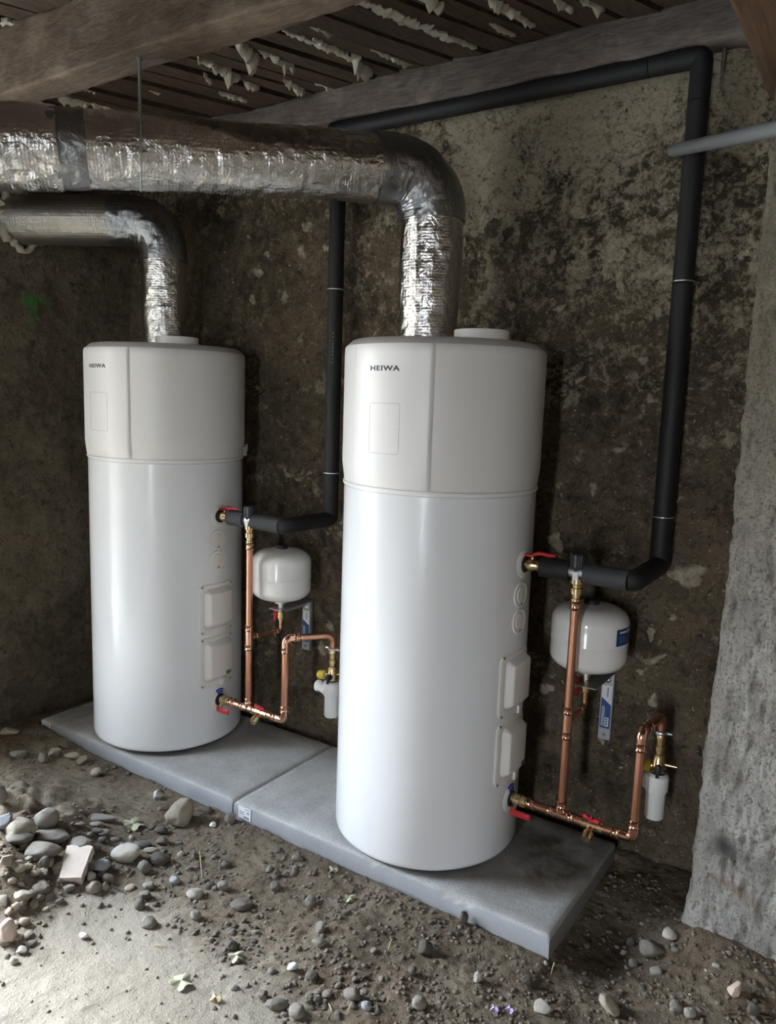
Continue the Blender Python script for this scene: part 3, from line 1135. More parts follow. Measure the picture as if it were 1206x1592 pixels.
def text_mesh(body, width, height, r, deg_c, zc, th=0.0006, sx_extra=1.0):
    cu = bpy.data.curves.new('lettering', 'FONT')
    cu.body = body
    cu.extrude = 0.5
    cu.offset = 0.03
    cu.space_character = 1.12
    ob = bpy.data.objects.new('lettering', cu)
    COL.objects.link(ob)
    dg = bpy.context.evaluated_depsgraph_get()
    me = bpy.data.meshes.new_from_object(ob.evaluated_get(dg))
    COL.objects.unlink(ob)
    bpy.data.objects.remove(ob)
    bm = bmesh.new()
    bm.from_mesh(me)
    bmesh.ops.triangulate(bm, faces=bm.faces[:])
    bmesh.ops.subdivide_edges(bm, edges=[e for e in bm.edges if e.calc_length() > 0.25], cuts=1)
    xs = [v.co.x for v in bm.verts]
    ys = [v.co.y for v in bm.verts]
    x0, x1, y0, y1 = min(xs), max(xs), min(ys), max(ys)
    vs = []
    bm.verts.index_update()
    for v in bm.verts:
        u = ((v.co.x - x0) / (x1 - x0) - 0.5) * width
        z = zc + ((v.co.y - y0) / (y1 - y0) - 0.5) * height
        rr = r + (th if v.co.z > 0 else -0.0006)
        vs.append(cpt(rr, deg_c + math.degrees(u / r), z))
    fs = [[v.index for v in f.verts] for f in bm.faces]
    bm.free()
    bpy.data.meshes.remove(me)
    return MB().add(vs, fs)


def make_heater(label, loc):
    root = thing('water_heater', label, 'water heater', loc, 'tall white water heaters')
    L = Vector(loc)
    T = Matrix.Translation(L)

    def B(mb, name, m, parent=root, smooth=40, label=None):
        mb.v = [tuple(Vector(v) + L) for v in mb.v]
        return mb.build(name, m, parent, smooth, label)
    # body
    B(MB().lathe([(0, 0.0), (0.29, 0.0), (0.307, 0.003), (0.313, 0.010), (TR, 0.020), (TR, 0.3), (TR, 0.6), (TR, 0.9), (TR, 1.183), (0.3125, 1.185), (0.3125, 1.204), (0.29, 1.21), (0, 1.21)], 160), 'tank_shell', M['enamel'])
    B(MB().lathe([(0.296, 0.004), (0.296, -0.008), (0, -0.008)], 64), 'base_ring', M['rubber'])
    for a in (20, 140, 260):
        x, y, _ = cpt(0.24, a, 0)
        B(MB().lathe([(0, -0.02), (0.022, -0.02), (0.022, 0.002), (0, 0.002)], 16, Matrix.Translation((x, y, 0))), 'foot', M['rubber'])
    # hood
    B(MB().lathe([(0.300, 1.190), (0.3185, 1.190), (0.3195, 1.193), (0.3195, 1.1985), (0.3155, 1.2005), (0.3160, 1.206), (0.3222, 1.254), (0.3232, 1.262), (0.3232, 1.4), (0.3232, 1.60), (0.3225, 1.618), (0.3195, 1.624), (0.30, 1.624)], 160), 'hood', M['hood'])
    B(MB().lathe([(0.318, 1.620), (0.3185, 1.6245), (0.3165, 1.627), (0.298, 1.6435), (0.290, 1.646), (0, 1.648)], 160), 'top_cover', M['cover'])

    # front panel of the hood, proud, with a tapered foot and a notch on each side
    def rf(a, z):
        e = min(a + 117, -65 - a)
        r = 0.3295 - 0.0055 * st1(1.262, 1.205, z) - 0.003 * st1(1.207, 1.2015, z) - 0.004 * st1(1.610, 1.6235, z)
        return r - 0.006 * st1(1.4, 0.0, e)
    fp = B(cpatch(MB(), -117, -65, 1.2015, 1.6235, 61, 34, rf, 0.012), 'front_panel', M['hood'], root, 30)
    B(wrap_strip(MB(), rrect_pts(math.radians(-91.7) * 0.3295, 1.3775, 0.0535, 0.0735, 0.006), 0.3291, 0.0007, 0.0013), 'control_door', M['outline'], fp, 40, 'thin grey outline of the control door')
    B(cpatch(MB(), -100.9, -82.5, 1.3045, 1.4505, 20, 4, lambda a, z: 0.3298, 0.003), 'door_leaf', M['hood'], fp)
    B(MB().lathe([(0.0025, 0), (0.0025, 0.001), (0, 0.0012)], 12, Matrix.Rotation(math.radians(-84.8), 4, 'Z') @ Matrix.Translation((0.3298, 0, 1.377)) @ Matrix.Rotation(PI / 2, 4, 'Y')), 'door_dot', M['paper'], fp)
    B(text_mesh('HEIWA', 0.106, 0.0150, 0.3294, -92.3, 1.552), 'lettering', M['ink'], fp, 0, 'dark lettering reading HEIWA')
    # open air collar on top
    ca = (0.180, -0.100)
    B(MB().lathe([(0.083, 1.64), (0.083, 1.672), (0.082, 1.674), (0.078, 1.674), (0.077, 1.672), (0.077, 1.60)], 64, Matrix.Translation((ca[0], ca[1], 0))), 'air_collar', M['hood'])
    B(MB().lathe([(0.083, 1.64), (0.083, 1.672), (0.077, 1.672), (0.077, 1.60)], 48, Matrix.Translation((-0.128, 0.098, 0))), 'air_collar', M['hood'])
    # cable clip at the side of the hood
    cl = MB()
    R = Matrix.Rotation(math.radians(53), 4, 'Z')
    cl.box(0.318, 0.336, -0.016, 0.016, 1.195, 1.235, 0.003, R).box(0.330, 0.340, -0.012, 0.012, 1.215, 1.245, 0.002, R)
    B(cl, 'cable_clip', M['hood'])
    # two hatch covers
    for k, (z0, z1) in enumerate(((0.478, 0.692), (0.250, 0.468))):
        zc, hh = (z0 + z1) / 2, (z1 - z0) / 2
        ac, hw = -2.3, 0.0915

        def hf(a, z):
            u = math.radians(a - ac) * TR
            s1 = -rbox(u, z - zc, hw, hh, 0.030)
            s2 = -rbox(u - 0.006, z - zc - 0.004, hw - 0.020, hh - 0.024, 0.022)
            h = -0.001 + 0.0065 * st1(0.0, 0.004, s1) + 0.021 * st1(0.0, 0.021, s2) - 0.003 * st1(0.004, 0.0, s2) * st1(-0.004, 0.0, s2)
            return TR + h
        hc = B(cpatch(MB(), ac - 17.0, ac + 17.0, z0 - 0.002, z1 + 0.002, 76, 90, hf, 0.005), 'hatch_cover', M['hatch'], root, 60)
        for su in (-1, 1):
            for sv in (-1, 1):
                u, z = su * (hw - 0.0165), zc + sv * (hh - 0.0115)
                Rm = Matrix.Rotation(math.radians(ac) + u / TR, 4, 'Z') @ Matrix.Translation((TR + 0.0045, 0, z)) @ Matrix.Rotation(PI / 2, 4, 'Y')
                B(MB().lathe([(0.0052, -0.002), (0.0052, 0.0012), (0.003, 0.002), (0, 0.002)], 12, Rm), 'screw', M['screw'], hc)
        tb = MB()
        Rm = Matrix.Rotation(math.radians(ac + 5), 4, 'Z')
        tb.box(TR - 0.002, TR + 0.012, -0.014, 0.014, z0 - 0.001, z0 + 0.026, 0.002, Rm)
        B(tb, 'clip_tab', M['hatch'], hc)
        if k == 1:
            np_ = B(cpatch(MB(), ac + 4.5, ac + 9.2, z0 + 0.048, z0 + 0.062, 6, 3, lambda a, z: TR + 0.0275, 0.003), 'name_plate', M['ink_grey'], hc, 40, 'small dark grey maker plate')
    # round plugs and ports
    def disc(ac, z, R0, prof, name, m, n=28, parent=root, label=None):
        vs, fs = [], []
        for q, (rr, h) in enumerate(prof):
            for i in range(n):
                t_ = 2 * PI * i / n
                vs.append(cpt(TR + h, ac + math.degrees(rr * math.cos(t_) / TR), z + rr * math.sin(t_)))
            if q:
                fs += [((q - 1) * n + i, (q - 1) * n + (i + 1) % n, q * n + (i + 1) % n, q * n + i) for i in range(n)]
        fs.append(tuple(range((len(prof) - 1) * n, len(prof) * n)))
        return B(MB().add(vs, fs), name, m, parent, 40, label)
    for zc in (0.871, 0.786):
        pc = disc(-2.3, zc, 0.04, [(0.0415, -0.002), (0.0415, 0.004), (0.0395, 0.0055), (0.036, 0.0055), (0.0345, 0.003), (0.027, 0.003), (0.025, 0.0055), (0.0, 0.0065)], 'plug_cap', M['hatch'])
        Rm = Matrix.Rotation(math.radians(-2.3) + 0.003 / TR, 4, 'Z') @ Matrix.Translation((TR + 0.004, 0, zc - 0.029)) @ Matrix.Rotation(PI / 2, 4, 'Y')
        B(MB().lathe([(0.0048, -0.002), (0.0048, 0.0015), (0.0025, 0.0022), (0, 0.0022)], 12, Rm), 'screw', M['screw'], pc)
    for zc in (0.968, 0.185):
        disc(0, zc, 0.05, [(0.047, -0.003), (0.046, 0.001), (0.040, 0.004), (0.028, 0.005), (0.027, 0.0)], 'port_flange', M['hatch'])
        disc(0, zc, 0.03, [(0.0265, -0.01), (0.0265, 0.0085), (0.023, 0.010), (0.0, 0.006)], 'port_seal', M['rubber'])
    # blue cold-water sticker, an arc over the lower port
    vs, fs = [], []
    n = 12
    for i in range(n + 1):
        t_ = math.radians(62 + 56 * i / n)
        for rr in (0.030, 0.048):
            vs.append(cpt(TR + 0.006 - 0.004 * (rr > .04), math.degrees(rr * math.cos(t_) / TR), 0.185 + rr * math.sin(t_)))
            vs.append(cpt(TR + 0.0005, math.degrees(rr * math.cos(t_) / TR), 0.185 + rr * math.sin(t_)))
    for i in range(n):
        a, b = 4 * i, 4 * i + 4
        fs += [(a, a + 2, b + 2, b), (a + 1, b + 1, b + 3, a + 3), (a, b, b + 1, a + 1), (a + 2, a + 3, b + 3, b + 2)]
    fs += [(0, 1, 3, 2), (4 * n, 4 * n + 2, 4 * n + 3, 4 * n + 1)]
    B(MB().add(vs, fs), 'cold_sticker', M['blue'], root, 0, 'blue arc sticker over the lower port')
    return root


TZ = 0.075
RX, RY = -1.2725, 2.2281
LX, LY = -2.6138, 2.2350
make_heater('tall white cylindrical water heater standing on the right slab, nearer the camera', (RX, RY, TZ))
make_heater('tall white cylindrical water heater standing on the left slab, farther away', (LX, LY, TZ))


# ------------------------------------------------------------------ foil ducts
def duct_piece(name, m, pts, r, parent, seed, na=112, step=0.006, ring=0.0, wr=1.0, rad=None, label=None):
    P = densify(pts, step)
    n = len(P)
    T = np.gradient(P, axis=0)
    T /= np.linalg.norm(T, axis=1)[:, None]
    u = np.array(Vector(T[0]).orthogonal().normalized())
    U, V = [], []
    for i in range(n):
        u = u - T[i] * (u @ T[i])
        u /= np.linalg.norm(u)
        U.append(u)
        V.append(np.cross(T[i], u))
    U, V = np.array(U), np.array(V)
    th = np.linspace(0, 2 * PI, na + 1)
    ln = np.concatenate([[0], np.cumsum(np.linalg.norm(np.diff(P, axis=0), axis=1))])
    LL, TH = np.meshgrid(ln, th, indexing='ij')
    cx, sx = np.cos(TH), np.sin(TH)
    # crumples: long folds around the duct + small facets
    n1 = fbm(LL * 5, cx * 1.2 + 3, sx * 1.2, 3, seed)
    n2 = 1 - np.abs(fbm(LL * 16, cx * 2.0, sx * 2.0, 3, seed + 5)) * 2
    n3 = fbm(LL * 60, cx * 5, sx * 5, 2, seed + 8)
    rr = (rad(ln / ln[-1])[:, None] if rad is not None else r) * np.ones_like(LL)
    rr = rr + wr * (0.0045 * n1 + 0.0022 * n2 + 0.0010 * n3)
    if ring:
        rr = rr - ring * sstep(0.80, 1.0, np.cos(LL * 2 * PI / 0.13 + 1.2 * n1)) 
    A = P[:, None, :] + U[:, None, :] * (rr * cx)[..., None] + V[:, None, :] * (rr * sx)[..., None]
    uv = np.stack([LL, TH * r], -1)
    o = big_grid(name, A, m, uv=uv, parent=parent)
    if label:
        o['label'] = label
    return o


def along(path, a, b, step=0.01):
    """cut the polyline path between lengths a and b"""
    P = densify(path, step)
    ln = np.concatenate([[0], np.cumsum(np.linalg.norm(np.diff(P, axis=0), axis=1))])
    b = min(b, ln[-1])
    s = np.linspace(a, b, max(2, int((b - a) / step)))
    return np.stack([np.interp(s, ln, P[:, k]) for k in range(3)], -1)


def path_len(path):
    P = np.array(path)
    return float(np.linalg.norm(np.diff(P, axis=0), axis=1).sum())


top = TZ + 1.646
# right duct: up from the right heater, elbow, then long run to the left and towards the camera
A0 = np.array([RX - 0.128, RY + 0.099])
Dd = np.array([-0.577, -0.727])
Dd /= np.hypot(*Dd)


def dpt(t_, z):
    q = A0 + Dd * t_
    return (float(q[0]), float(q[1]), z)


rp = fillet([(A0[0], A0[1], top + 0.004), (A0[0], A0[1], 2.285), dpt(0.93, 2.235), dpt(1.30, 2.205), dpt(2.9, 2.17)], 0.135, 14)
duct_r = thing('insulated_duct', 'large silver foil duct rising from the right heater and running left across the picture', 'duct', (A0[0], A0[1], top))
e0, e1 = (2.285 - top) - 0.150, (2.285 - top) - 0.150 + 0.27
duct_piece('duct_sleeve', M['foil'], along(rp, 0.0, e0 + 0.01), 0.098, duct_r, 101, rad=lambda f: 0.094 + 0.010 * sstep(0, 0.5, f))
duct_piece('elbow_wrap', M['tape'], along(rp, e0 - 0.012, e1 + 0.02), 0.108, duct_r, 111, wr=1.5, label='dull grey tape wrapped around the elbow')
Lt = path_len(rp)
tb = e1 + 0.90
duct_piece('duct_sleeve', M['foil'], along(rp, e1, tb), 0.106, duct_r, 121, step=0.006, wr=1.25, ring=0.0016, rad=lambda f: 0.105 - 0.001 * f + 0 * f)
duct_piece('tape_band', M['tape'], along(rp, tb - 0.012, tb + 0.085), 0.109, duct_r, 131, wr=0.9, label='dull grey tape band over the joint')
duct_piece('duct_sleeve', M['foil'], along(rp, tb + 0.06, Lt), 0.113, duct_r, 141, step=0.010, wr=1.4, ring=0.0016)
# left duct
B0 = np.array([LX - 0.128, LY + 0.099])
lp = fillet([(B0[0], B0[1], top + 0.004), (B0[0], B0[1], 2.255), (WX + 0.02, 2.02, 2.245), (WX - 0.2, 1.90, 2.243)], 0.13, 14)
duct_l = thing('insulated_duct', 'silver foil duct rising from the left heater and bending into the left wall', 'duct', (B0[0], B0[1], top))
f0, f1 = (2.255 - top) - 0.150, (2.255 - top) - 0.150 + 0.30
duct_piece('duct_sleeve', M['foil'], along(lp, 0.0, f0 + 0.01), 0.09, duct_l, 151, rad=lambda f: 0.083 + 0.008 * sstep(0, 0.35, f), wr=1.3)
duct_piece('elbow_wrap', M['tape'], along(lp, f0 - 0.02, f1), 0.100, duct_l, 161, wr=1.4, rad=lambda f: 0.095 + 0.009 * f, label='dull grey tape wrapped around the elbow')
duct_piece('duct_sleeve', M['foil_dull'], along(lp, f1 - 0.015, path_len(lp)), 0.102, duct_l, 171, wr=0.7)
# plaster collar around the hole in the left wall
pc = []
n = 46
for i in range(n + 1):
    a = 2 * PI * i / n
    q = 0.112 + 0.012 * math.sin(3 * a + 1) + 0.010 * math.sin(7 * a)
    pc.append((WX + 0.014, 2.02 + q * math.cos(a), 2.245 + q * math.sin(a) * 1.02))
rr_ = [0.016 + 0.008 * math.sin(5 * i * 0.7) + 0.005 * random.uniform(-1, 1) for i in range(n + 1)]
tag(MB().tube(pc, rr_, 10).build('plaster_collar', M['plaster'], wall_left, 60), 'pale lump plaster around the duct hole')

# hanger rod from the beam to the long duct
hr = thing('hanger_rod', 'thin metal rod hanging from the ceiling beam to the silver duct', 'rod', (-1.977, 1.60, 2.34))
MB().cyl((-1.977, 1.60, 2.335), (-1.977, 1.60, 2.515), 0.0045, 10).build('threaded_rod', M['rod'], hr)
MB().lathe([(0.009, 0), (0.009, 0.008), (0, 0.008)], 6, Matrix.Translation((-1.977, 1.60, 2.488))).build('nut', M['rod'], hr, 20)
hb = []
for i in range(41):
    a = 2 * PI * i / 40
    q = 0.109
    px_ = Vector((-Dd[1], Dd[0], 0)) * (q * math.cos(a)) + Vector((0, 0, 1)) * (q * math.sin(a))
    hb.append((-1.977 + px_.x, 1.60 + px_.y, 2.2365 + px_.z))
MB().tube(hb, 0.0022, 6, False).build('pipe_loop', M['rod'], hr)


# ------------------------------------------------------------------ insulated black hot pipes
def foam_run(mb_list, path, cuts, r, root, m):
    """one sleeve per section, with a small groove at every cut"""
    tot = path_len(path)
    cc = [0.0] + cuts + [tot]
    for a, b in zip(cc[:-1], cc[1:]):
        seg = along(path, a + 0.0012, b - 0.0012, 0.008)
        MB().tube([tuple(q) for q in seg], r, 24).build('pipe_sleeve', m, root, 50)


def wire_ring(root, c, axis, r):
    pts = []
    ax = Vector(axis).normalized()
    u = ax.orthogonal().normalized()
    w = ax.cross(u)
    for i in range(33):
        a = 2 * PI * i / 32
        q = r * (1 + 0.012 * math.sin(8 * a))
        pts.append(tuple(Vector(c) + u * (q * math.cos(a)) + w * (q * math.sin(a))))
    MB().tube(pts, 0.0026, 6, False).build('wire_tie', M['steel'], root, 60, 'thin shiny wire tie')


HZ = 1.043
PYW = 2.5035
FR = 0.031


def mitred(path, cuts, r, root, m, cut_caps=True):
    foam_run(None, path, cuts, r, root, m)


RTOP = 2.552
R_EX, L_EX = -0.6165, -1.9385
MIX_R, MIX_L = -0.783, -2.1315
hot_r = thing('insulated_pipe', 'black foam insulated pipe looping up the back wall from the right heater', 'pipe', (R_EX, PYW, HZ))
foam_run(None, [(MIX_R + 0.022, RY, HZ), (R_EX - 0.012, RY, HZ - 0.002)], [], FR, hot_r, M['foam_grey'])
foam_run(None, fillet([(R_EX - 0.012, RY, HZ - 0.002), (R_EX + 0.004, RY + 0.002, HZ), (R_EX, PYW, HZ), (R_EX, PYW, RTOP), (L_EX - 0.034, PYW + 0.002, RTOP - 0.002)], 0.012, 5), [0.275 + 0.16, 0.275 + 0.875, 0.275 + 1.39, 0.275 + 1.509 + 0.15], FR, hot_r, M['foam'])
foam_run(None, [(RX + 0.372, RY, HZ), (MIX_R - 0.022, RY, HZ)], [], FR, hot_r, M['foam'])
wire_ring(hot_r, (R_EX, PYW, 1.20), (0, 0, 1), FR + 0.0005)
wire_ring(hot_r, (R_EX, PYW, 1.918), (0, 0, 1), FR + 0.0005)
hot_l = thing('insulated_pipe', 'black foam insulated pipe climbing the back wall from the left heater, partly behind the duct', 'pipe', (L_EX, PYW, HZ))
foam_run(None, [(MIX_L + 0.022, LY, HZ), (L_EX - 0.025, LY, HZ - 0.002)], [], FR, hot_l, M['foam_grey'])
foam_run(None, fillet([(L_EX - 0.025, LY, HZ - 0.002), (L_EX - 0.008, LY + 0.002, HZ), (L_EX, PYW, HZ), (L_EX, PYW, RTOP - 0.034)], 0.012, 5), [0.27 + 0.19, 0.27 + 0.915], FR, hot_l, M['foam'])
foam_run(None, [(LX + 0.372, LY, HZ), (MIX_L - 0.022, LY, HZ)], [], FR, hot_l, M['foam_grey'])
wire_ring(hot_l, (L_EX, PYW, 1.232), (0, 0, 1), FR + 0.0005)
wire_ring(hot_l, (L_EX, PYW, 1.956), (0, 0, 1), FR + 0.0005)
# faint grey print on the sleeves
for (root, x, z0) in ((hot_l, L_EX, 1.76),):
    pr_ = MB()
    for k in range(9):
        a = math.radians(-62)
        pr_.box(-0.0022, 0.0022, -0.0004, 0.0006, z0 + 0.014 * k - 0.09, z0 + 0.014 * k - 0.09 + random.uniform(.004, .010), 0, Matrix.Translation((x + (FR + .0002) * math.cos(a), PYW + (FR + .0002) * math.sin(a), 0)) @ Matrix.Rotation(a + PI / 2, 4, 'Z'))
    pr_.build('sleeve_print', M['foam_print'] if 'foam_print' in M else M['ink_grey'], root, 0)


# ------------------------------------------------------------------ fittings
def tx_(o, mb):
    mb.v = [tuple(Vector(v) + Vector(o)) for v in mb.v]
    return mb


XR = Matrix.Rotation(PI / 2, 4, 'Y')      # lathe axis z -> x


def hot_valve(tx, ty, side):
    r = thing('ball_valve', f'brass ball valve with red lever on the hot outlet of the {side} heater', 'valve', (tx + TR, ty, HZ))
    x0 = tx + TR + 0.004
    Mx = Matrix.Translation((x0, ty, HZ)) @ XR
    MB().lathe([(0, 0), (0.0165, 0), (0.0165, 0.012), (0.019, 0.014), (0.019, 0.032), (0.0165, 0.036), (0.0165, 0.056), (0, 0.056)], 20, Mx).build('valve_body', M['brass'], r)
    MB().cyl((x0 + 0.024, ty, HZ + 0.015), (x0 + 0.024, ty, HZ + 0.034), 0.0065, 12).build('spindle', M['brass'], r)
    hd = MB().box(x0 - 0.012, x0 + 0.030, ty - 0.010, ty + 0.010, HZ + 0.026, HZ + 0.034, 0.002)
    hd.tube([(x0 + 0.024, ty, HZ + 0.032), (x0 + 0.046, ty, HZ + 0.040), (x0 + 0.075, ty, HZ + 0.037), (x0 + 0.098, ty, HZ + 0.038)], [0.005, 0.0065, 0.0065, 0.004], 8)
    hd.build('lever', M['red'], r, 50, 'red lever')
    return r


CZ_ = 0.263


def cold_valve(tx, ty, side):
    r = thing('ball_valve', f'brass ball valve with red lever on the cold inlet of the {side} heater', 'valve', (tx + TR, ty, CZ_))
    x0 = tx + TR + 0.004
    Mx = Matrix.Translation((x0, ty, CZ_)) @ XR
    MB().lathe([(0, 0), (0.017, 0), (0.017, 0.010), (0.020, 0.013), (0.020, 0.034), (0.017, 0.037), (0.019, 0.040), (0.019, 0.056), (0.015, 0.060), (0, 0.060)], 6 * 4, Mx).build('valve_body', M['brass'], r)
    MB().cyl((x0 + 0.022, ty - 0.012, CZ_ - 0.010), (x0 + 0.022, ty - 0.028, CZ_ - 0.026), 0.006, 12).build('spindle', M['brass'], r)
    MB().box(x0 + 0.012, x0 + 0.082, ty - 0.036, ty - 0.026, CZ_ - 0.042, CZ_ - 0.020, 0.005).build('lever', M['red'], r, 50, 'red lever')
    return r


def butterfly(mb, c, ax, h=0.016):
    """two-winged red handle around point c, wings along ax"""
    c = Vector(c)
    ax = Vector(ax).normalized()
    for sgn in (-1, 1):
        mb.tube([tuple(c), tuple(c + ax * (sgn * 0.012)), tuple(c + ax * (sgn * 0.022) + Vector((0, 0, .004))), tuple(c + ax * (sgn * 0.029) + Vector((0, 0, .004)))], [0.006, 0.0052, 0.009, 0.005], 10)
    mb.tube([tuple(c - Vector((0, 0, 0.006))), tuple(c + Vector((0, 0, 0.006)))], 0.0095, 12)
    return mb


def mixing_valve(mx, ty, side):
    r = thing('mixing_valve', f'brass mixing valve with black ribbed knob on the hot pipe of the {side} heater', 'valve', (mx, ty, 0.95))
    Tm = Matrix.Translation((mx, ty, 0))
    MB().lathe([(0, .952), (.0155, .952), (.0155, .962), (.013, .964), (.013, .974), (.0195, .976), (.0195, .994), (.015, .997), (.015, 1.004), (.021, 1.008), (.021, 1.022), (.016, 1.026), (0, 1.026)], 24, Tm).build('valve_body', M['brass'], r)
    MB().cyl((mx - 0.026, ty, HZ), (mx + 0.026, ty, HZ), 0.019, 20).build('tee_body', M['steel'], r)
    MB().lathe([(.0185, 1.022), (.0185, 1.058), (0, 1.058)], 24, Tm).build('valve_neck', M['rubber'], r)
    MB().box(-.0085, .0085, -.0215, -.0175, 1.022, 1.046, 0, Tm).build('paper_tag', M['paper'], r, 0, 'small white tag')
    kn = MB()
    n = 40
    vs, fs = [], []
    rows = [(.0215, 1.056), (.0245, 1.060), (.0245, 1.096), (.022, 1.101), (.0, 1.102)]
    for (rr, z) in rows:
        for i in range(n):
            a = 2 * PI * i / n
            q = rr * (1 + (0.035 if i % 2 else -0.02) * (rr > .02))
            vs.append((mx + q * math.cos(a), ty + q * math.sin(a), z))
    for k in range(len(rows) - 1):
        for i in range(n):
            j = (i + 1) % n
            fs.append((k * n + i, k * n + j, (k + 1) * n + j, (k + 1) * n + i))
    fs.append(tuple(range(n)))
    kn.add(vs, fs).build('knob', M['knob'], r, 25, 'black ribbed knob')
    return r


M['knob'] = plain('black_plastic', (0.014, 0.017, 0.022), 0.4)
PR = 0.0135


def fitting(mb, c, axis, r=0.0165, ln=0.034):
    """bright press socket with two raised beads"""
    c = Vector(c)
    ax = Vector(axis).normalized()
    a, b = c - ax * ln / 2, c + ax * ln / 2
    pts, rs = [], []
    for f, q in ((0, .93), (.06, 1.0), (.16, 1.14), (.26, 1.0), (.74, 1.0), (.84, 1.14), (.94, 1.0), (1, .93)):
        pts.append(tuple(a + (b - a) * f))
        rs.append(r * q)
    return mb.tube(pts, rs, 18)


def copper(tx, ty, mx, ex, top_z, wall_pt, branch_z, ves, side):
    """the copper pipework of one heater: cold line, riser to the mixing valve, branch to the vessel, loop to the wall"""
    r = thing('copper_pipework', f'copper cold water pipework of the {side} heater with riser and loop to the wall', 'pipe', (mx, ty, CZ_))
    x0 = tx + TR + 0.062
    MB().tube([(x0, ty, CZ_), (ex - 0.03, ty, CZ_)], PR, 18).build('cold_pipe', M['copper'], r)
    MB().tube([(mx, ty, CZ_ + 0.006), (mx, ty, 0.954)], PR, 18).build('riser_pipe', M['copper'], r)
    wx, wy = wall_pt
    loop = fillet([(ex - 0.034, ty, CZ_), (ex, ty, CZ_), (ex, ty, top_z), (wx, wy, top_z), (wx, wy, top_z - 0.07)], 0.030, 8)
    MB().tube(loop, PR, 18).build('loop_pipe', M['copper'], r, 60)
    bz = branch_z
    br = fillet([(mx, ty, bz), (ves[0], ves[1], bz - 0.004), (ves[0], ves[1], bz + 0.045)], 0.02, 6)
    MB().tube(br, 0.0085, 14).build('branch_pipe', M['copper'], r, 60)
    def fit(c, a, q=0.0160, l=.028):
        fitting(MB(), c, a, q, l).build('pipe_socket', M['copper_bright'], r, 60)

    def body(pts, name):
        MB().tube([tuple(q) for q in pts], 0.0158, 18).build(name, M['copper_bright'], r, 60)

    for (c, a, l) in [((x0 + 0.014, ty, CZ_), (1, 0, 0), .03), ((mx - 0.034, ty, CZ_), (1, 0, 0), .026), ((mx + 0.034, ty, CZ_), (1, 0, 0), .026), ((mx, ty, CZ_ + 0.033), (0, 0, 1), .026), ((mx, ty, 0.940), (0, 0, 1), .03),
                      ((ex - 0.052, ty, CZ_), (1, 0, 0), .028), ((ex, ty, CZ_ + 0.046), (0, 0, 1), .028), ((ex, ty, top_z - 0.046), (0, 0, 1), .028), ((mx, ty, bz + 0.040), (0, 0, 1), .026), ((mx, ty, bz - 0.040), (0, 0, 1), .026)]:
        fit(c, a, 0.0160, l)
    d = Vector((wx - ex, wy - ty, 0)).normalized()
    fit(Vector((ex, ty, top_z)) + d * 0.046, d, 0.0160, .028)
    d2 = Vector((ves[0] - mx, ves[1] - ty, 0)).normalized()
    fit(Vector((mx, ty, bz)) + d2 * 0.030, d2, 0.0105, .022)
    fit(Vector((ves[0], ves[1], bz - .002)) - d2 * 0.030, d2, 0.0105, .022)
    # tee and elbow bodies
    MB().tube([(mx - 0.03, ty, CZ_), (mx + 0.03, ty, CZ_)], 0.0158, 18).tube([(mx, ty, CZ_), (mx, ty, CZ_ + 0.028)], 0.0158, 18).build('pipe_tee', M['copper_bright'], r, 60)
    body([(mx, ty, bz - 0.036), (mx, ty, bz + 0.036)], 'pipe_tee')
    body(fillet([(ex - 0.045, ty, CZ_), (ex, ty, CZ_), (ex, ty, CZ_ + 0.04)], 0.030, 8), 'pipe_elbow')
    body(fillet([(ex, ty, top_z - 0.04), (ex, ty, top_z), tuple(Vector((ex, ty, top_z)) + d * 0.04)], 0.030, 8), 'pipe_elbow')
    return r


def drain(dx, ty, side):
    r = thing('drain_valve', f'small brass drain valve with red butterfly handle below the {side} expansion vessel', 'valve', (dx, ty, CZ_))
    b = MB()
    b.tube([(dx - 0.030, ty, CZ_), (dx + 0.036, ty, CZ_)], 0.0172, 16)
    b.tube([(dx, ty - 0.006, CZ_ - 0.004), (dx, ty - 0.040, CZ_ - 0.018)], 0.0105, 14)
    b.tube([(dx, ty - 0.030, CZ_ - 0.016), (dx, ty - 0.050, CZ_ - 0.026)], [0.0165, 0.0150], 16)
    b.build('valve_body', M['brass'], r)
    butterfly(MB(), (dx, ty - 0.012, CZ_ + 0.022), (1, -0.25, 0)).build('butterfly_handle', M['red'], r, 50, 'red butterfly handle')
    MB().cyl((dx, ty - 0.012, CZ_ + 0.026), (dx, ty - 0.012, CZ_ + 0.032), 0.0045, 8).build('screw', M['steel'], r)
    return r


